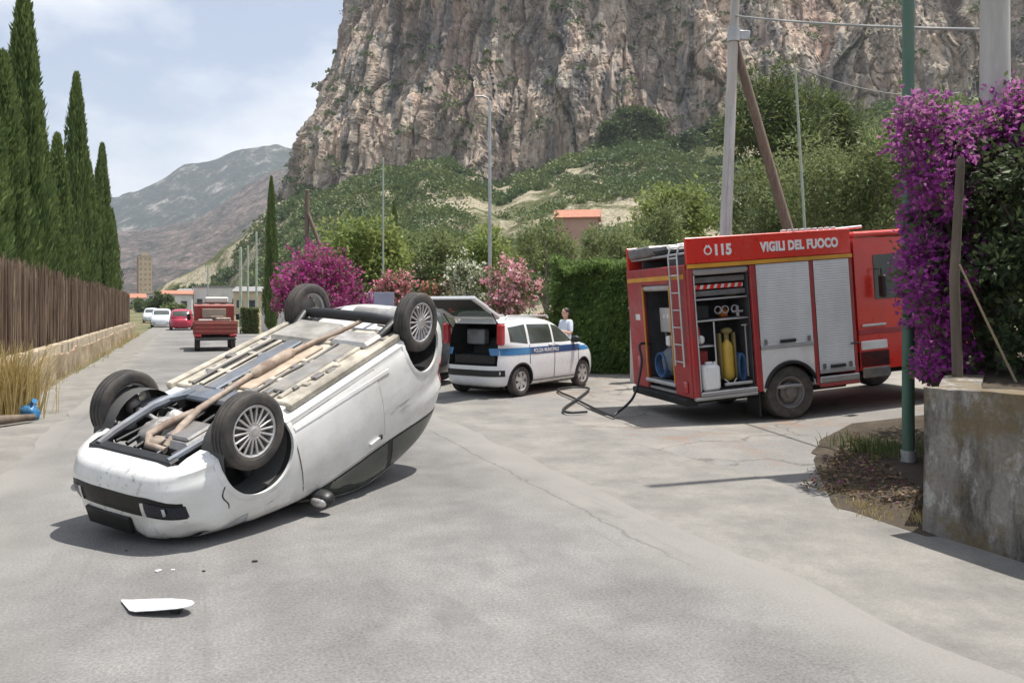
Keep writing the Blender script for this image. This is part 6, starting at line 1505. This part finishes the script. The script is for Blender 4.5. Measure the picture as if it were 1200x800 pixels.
for k in range(3): m = MB(); m.lathe([(0, 0), (.035, 0), (.035, -.02), (0, -.02)], 16, Matrix.Translation((x0 + .145, .9 + .14 * k, 1.68)) @ Matrix.Rotation(R(90), 4, 'Z')); m.build('gauge', FWHT, fe)
part('white_valve', FWHT, (x0 + .02, x0 + .12, .80, .92, 1.22, 1.38), bev=.02)
# hand-rail ladder on the near rear corner
lad = empty('tmp', (0, 0, 0)); bpy.data.objects.remove(lad)
m = MB()
for y in (.13, .42): m.tube([(x0 - .07, y, .95), (x0 - .07, y, 2.62), (x0 - .03, y, 2.74), (x0 + .12, y, 2.76)], .017, 8)
ld = m.build('ladder', SILV, fe, smooth=50)
for k in range(7): m = MB(); m.tube([(x0 - .07, .13, 1.02 + .26 * k), (x0 - .07, .42, 1.02 + .26 * k)], .012, 8); m.build('rung', SILV, ld, smooth=50)
part('tail_light', REDL, (x0 - .045, x0 - .021, YN + W - .42, YN + W - .30, .80, 1.0)); part('tail_light', REDL, (x0 - .045, x0 - .021, YN + .16, YN + .28, .55, .72))
part('door_sticker', FWHT, (x0 - .026, x0 - .0205, YN + W - .48, YN + W - .30, 1.62, 1.72), bev=0)
# roof gear
for y in (.30, .62): m = MB(); m.tube([(x0 + .3, y + .55, 2.80), (x1 + .9, y + .55, 2.92)], .028, 8); m.build('roof_ladder', SILV, fe, smooth=50)
for k in range(9): m = MB(); m.tube([(x0 + .5 + .3 * k, .85, 2.81 + .012 * k), (x0 + .5 + .3 * k, 1.17, 2.81 + .012 * k)], .017, 8); m.build('ladder_rung', SILV, fe, smooth=50)
part('roof_chest', STEEL, (x0 - .0, x0 + .55, 1.3, 2.15, 2.665, 2.84), bev=.03); part('suction_hose', BLK, (x0 + .05, x0 + .50, .78, 1.26, 2.665, 2.80), bev=.06)
m = MB()
for k in range(9): m.box(.05 + .11 * k, .115 + .11 * k, YN + .06, YN + .12, zt + .002, zt + .04, .006)
m.build('roof_tread', FWHT, fe)
# cab
CX = x1 + .06
m = MB(); m.prism([(CX, .62), (CX + 2.1, .62), (CX + 2.2, 1.4), (CX + 1.95, 2.5), (CX + 1.8, 2.66), (CX, 2.70)], YN + .03, YN + W - .03, 'y'); m.build('cab', FRED, fe)
part('cab_seal', BLK, (x1 + .002, CX - .002, YN + .1, YN + W - .1, .7, 2.6)); part('cab_roof', FRED, (CX - .02, CX + 1.85, YN + .0, YN + W, 2.705, 2.80), bev=.03)
m = MB(); m.box(CX + .34, CX + 1.05, YN + .018, YN + .029, 1.72, 2.42, .004); m.build('cab_window', GLASS, fe); m = MB(); m.box(CX + 1.15, CX + 1.85, YN + .018, YN + .029, 1.62, 2.42, .004); m.build('cab_window', GLASS, fe)
part('cab_moulding', FREDD, (CX, CX + 2.1, YN + .012, YN + .029, 1.18, 1.26)); part('step_panel', FWHT, (CX + .02, CX + .5, YN + .0, YN + .028, .94, 1.08)); part('step_box', BLK, (CX + .0, CX + .55, YN + .03, YN + .3, .66, .92)); part('step_grille', STEEL, (CX + .02, CX + .52, YN - .005, YN + .025, .50, .66))
part('front_bumper', FWHT, (CX + 2.1, CX + 2.32, YN + .05, YN + W - .05, .45, .8), bev=.04)
m = MB(); m.tube([(CX + .32, YN + .0, 2.2), (CX + .36, YN - .12, 2.2), (CX + .36, YN - .12, 1.9)], .014, 8); m.box(CX + .33, CX + .39, YN - .2, YN - .06, 1.75, 2.1, .02); m.build('door_mirror', BLK, fe)
part('door_rail', SILV, (CX + .06, CX + .5, YN - .0, YN + .02, 1.30, 1.34))
part('grab_handle', BLK, (x1 - .14, x1 + .02, YN - .035, YN - .015, 1.06, 1.085))
# lettering on the roof band
text_mesh('lettering', 'VIGILI DEL FUOCO', .19, WHT, fe, (-.38, YN - .004, 2.59), (R(90), 0, 0), .002, .010, .80)
text_mesh('lettering', '115', .215, WHT, fe, (-1.17, YN - .004, 2.585), (R(90), 0, 0), .002, .011, .9)
m = MB(); m.lathe([(.045, 0), (.066, 0), (.066, -.004), (.045, -.004)], 24, Matrix.Translation((-1.26, YN - .001, 2.655)), True); m.box(-1.29, -1.27, YN - .006, YN - .002, 2.70, 2.735); m.box(-1.25, -1.23, YN - .006, YN - .002, 2.70, 2.735); m.build('telephone_symbol', WHT, fe, smooth=40)
fe_M = Matrix.LocRotScale(fe.location, fe.rotation_euler, None)
# black delivery hose from the pump bay onto the yard
hs = [fe_M @ Vector((x0 + .1, 1.62, 1.2)), fe_M @ Vector((x0 - .12, 1.62, 1.22))]
g = lambda px_, py_, dz=.03: Vector(((px_ - 600) / 900 * (1575 / (py_ - 358)), 1575 / (py_ - 358), .032))
pts = hs + [Vector((2.15, 12.75, .80)), Vector((1.95, 12.3, .30)), Vector((1.62, 12.0, .06))] + [g(718, 489.5), g(697, 481), g(672, 468), g(656, 461), g(655, 457.5), g(670, 455.5), g(688, 456), g(689, 459.5), g(677, 469), g(664, 478), g(660, 483), g(668, 485.5), g(688, 484.5)]
def catmull(P, k=8):
    out = []
    for i in range(len(P) - 1):
        a, b, c, d_ = P[max(i - 1, 0)], P[i], P[i + 1], P[min(i + 2, len(P) - 1)]
        for t in np.linspace(0, 1, k, endpoint=False):
            out.append(.5 * ((2 * b) + (c - a) * t + (2 * a - 5 * b + 4 * c - d_) * t * t + (3 * b - a - 3 * c + d_) * t ** 3))
    return out + [P[-1]]
cp_ = catmull(pts)
for v in cp_: v.z = max(v.z, .024)
m = MB(); m.tube(cp_, .021, 10); tag(m.build('fire_hose', BLK, smooth=60), 'black fire hose trailing from the rear pump bay across the yard', 'hose')

# ================================================================== PERSON by the hedge
def person(loc, rz):
    root = empty('person', loc, rz, 'person in a pale blue shirt and dark trousers standing beyond the police car bonnet', 'person')
    J = {'pel': (0, 0, .93), 'spine': (0, .01, 1.12), 'chest': (0, .0, 1.30), 'neck': (0, .01, 1.43), 'head': (0, .02, 1.50),
         'lsh': (.16, 0, 1.37), 'lel': (.23, .03, 1.10), 'lwr': (.20, .20, .98), 'rsh': (-.16, 0, 1.37), 'rel': (-.24, .05, 1.11), 'rwr': (-.16, .24, 1.16),
         'lhip': (.09, 0, .90), 'lkn': (.10, .02, .50), 'lan': (.10, -.01, .09), 'lto': (.12, .14, .045), 'rhip': (-.09, 0, .90), 'rkn': (-.10, .03, .50), 'ran': (-.11, -.01, .09), 'rto': (-.13, .14, .045)}
    Rd = {'pel': (.155, .11), 'spine': (.14, .10), 'chest': (.165, .115), 'neck': (.058, .06), 'head': (.06, .06), 'lsh': (.075, .07), 'lel': (.048, .048), 'lwr': (.034, .03), 'rsh': (.075, .07), 'rel': (.048, .048), 'rwr': (.034, .03),
          'lhip': (.095, .095), 'lkn': (.065, .065), 'lan': (.045, .045), 'lto': (.045, .035), 'rhip': (.095, .095), 'rkn': (.065, .065), 'ran': (.045, .045), 'rto': (.045, .035)}
    E_ = [('pel', 'spine'), ('spine', 'chest'), ('chest', 'neck'), ('neck', 'head'), ('chest', 'lsh'), ('lsh', 'lel'), ('lel', 'lwr'), ('chest', 'rsh'), ('rsh', 'rel'), ('rel', 'rwr'),
          ('pel', 'lhip'), ('lhip', 'lkn'), ('lkn', 'lan'), ('lan', 'lto'), ('pel', 'rhip'), ('rhip', 'rkn'), ('rkn', 'ran'), ('ran', 'rto')]
    ks = list(J)
    # hands: palm and five fingers each, added to the skeleton
    for s, wr_, dr in ((1, 'lwr', Vector((.0, .10, -.05))), (-1, 'rwr', Vector((.05, .11, .02)))):
        w = Vector(J[wr_]); dn = dr.normalized(); pal = w + dn * .07; k = wr_ + 'p'; J[k] = tuple(pal); Rd[k] = (.036, .018); E_.append((wr_, k)); ks.append(k)
        sd_ = dn.cross(Vector((0, 0, 1))).normalized()
        for f in range(5):
            base = pal + (sd_ * (f - 1.5) * .018 if f < 4 else -dn * .03 + sd_ * s * .03); ln = [.07, .08, .075, .06, .05][f]
            p1 = base + dn * ln * .55 + (Vector((0, 0, -.006)) if f < 4 else sd_ * s * .02); p2 = p1 + dn * ln * .4 + Vector((0, 0, -.02))
            for q, p in enumerate((p1, p2)):
                kk = '%s%d%d' % (wr_, f, q); J[kk] = tuple(p); Rd[kk] = (.0095 - .0015 * q,) * 2; ks.append(kk); E_.append((k if q == 0 else '%s%d0' % (wr_, f), kk))
    me = bpy.data.meshes.new('body'); me.from_pydata([J[k] for k in ks], [(ks.index(a), ks.index(b)) for a, b in E_], [])
    o = bpy.data.objects.new('body', me); COL.objects.link(o)
    o.modifiers.new('s', 'SKIN'); sv = me.skin_vertices[0].data
    for i, k in enumerate(ks): sv[i].radius = Rd[k]; sv[i].use_root = (k == 'pel')
    sb = o.modifiers.new('d', 'SUBSURF'); sb.levels = 2
    dg = bpy.context.evaluated_depsgraph_get(); nm = bpy.data.meshes.new_from_object(o.evaluated_get(dg)); bpy.data.objects.remove(o)
    SKIN = surf('skin', (.50, .29, .20), .55, var=.06); SHIRT = surf('shirt', (.58, .64, .72), .8, var=.06, scale=8); TR = surf('trousers', (.03, .035, .06), .85, var=.2, scale=8); SHOE = surf('shoes', (.02, .02, .02), .5)
    nm.materials.clear()
    for mt in (SKIN, SHIRT, TR, SHOE): nm.materials.append(mt)
    for p in nm.polygons:
        c = p.center; p.use_smooth = True
        arm = abs(c.x) > .18 and c.z > .9
        p.material_index = 3 if c.z < .085 else 2 if (c.z < .97 and not (abs(c.x) > .17 and c.y > .08)) else 0 if (c.z > 1.425 and abs(c.x) < .075) or (arm and c.z < 1.16) or (c.y > .10 and c.z > .9) else 1
    b = bpy.data.objects.new('body', nm); COL.objects.link(b); b.parent = root
    m = MB(); m.blob((0, .025, 1.585), (.074, .095, .118), 12); m.blob((0, .118, 1.575), (.014, .018, .024), 6)
    for s in (-1, 1): m.blob((s * .075, .015, 1.58), (.012, .022, .03), 6)
    m.blob((0, .105, 1.535), (.026, .014, .007), 6); hd = m.build('head', SKIN, root, smooth=80)
    m = MB()
    for s in (-1, 1): m.blob((s * .03, .108, 1.597), (.012, .008, .008), 6)
    m.build('eyes', BLK, hd, smooth=80)
    m = MB(); m.blob((0, .002, 1.622), (.084, .098, .092), 12, .06); m.blob((0, -.045, 1.575), (.076, .06, .09), 10, .06); m.build('hair', surf('dark_hair', (.02, .014, .010), .6, var=.4, scale=30), hd, smooth=80)
    return root
person((1.28, 18.15, float(yard_h(1.28, 18.15)) - .012), R(125))

# ---------------------------------------------------------------- air between here and the mountains
m = MB(); m.box(-3700, 3700, -3700, 3700, -1.1, 640)
hz = m.build('haze', []); hz['kind'] = 'stuff'; hz['label'] = 'thin pale summer haze filling the valley air'; hz['category'] = 'haze'
hm = bpy.data.materials.new('haze_air'); hm.use_nodes = True; nt = hm.node_tree; nt.nodes.clear()
ov = nt.nodes.new('ShaderNodeOutputMaterial'); pv = nt.nodes.new('ShaderNodeVolumePrincipled'); pv.inputs['Color'].default_value = (.86, .91, 1.0, 1); pv.inputs['Density'].default_value = .00016; pv.inputs['Anisotropy'].default_value = .2
nt.links.new(pv.outputs[0], ov.inputs['Volume']); hz.data.materials.append(hm)
hz.display_type = 'WIRE'
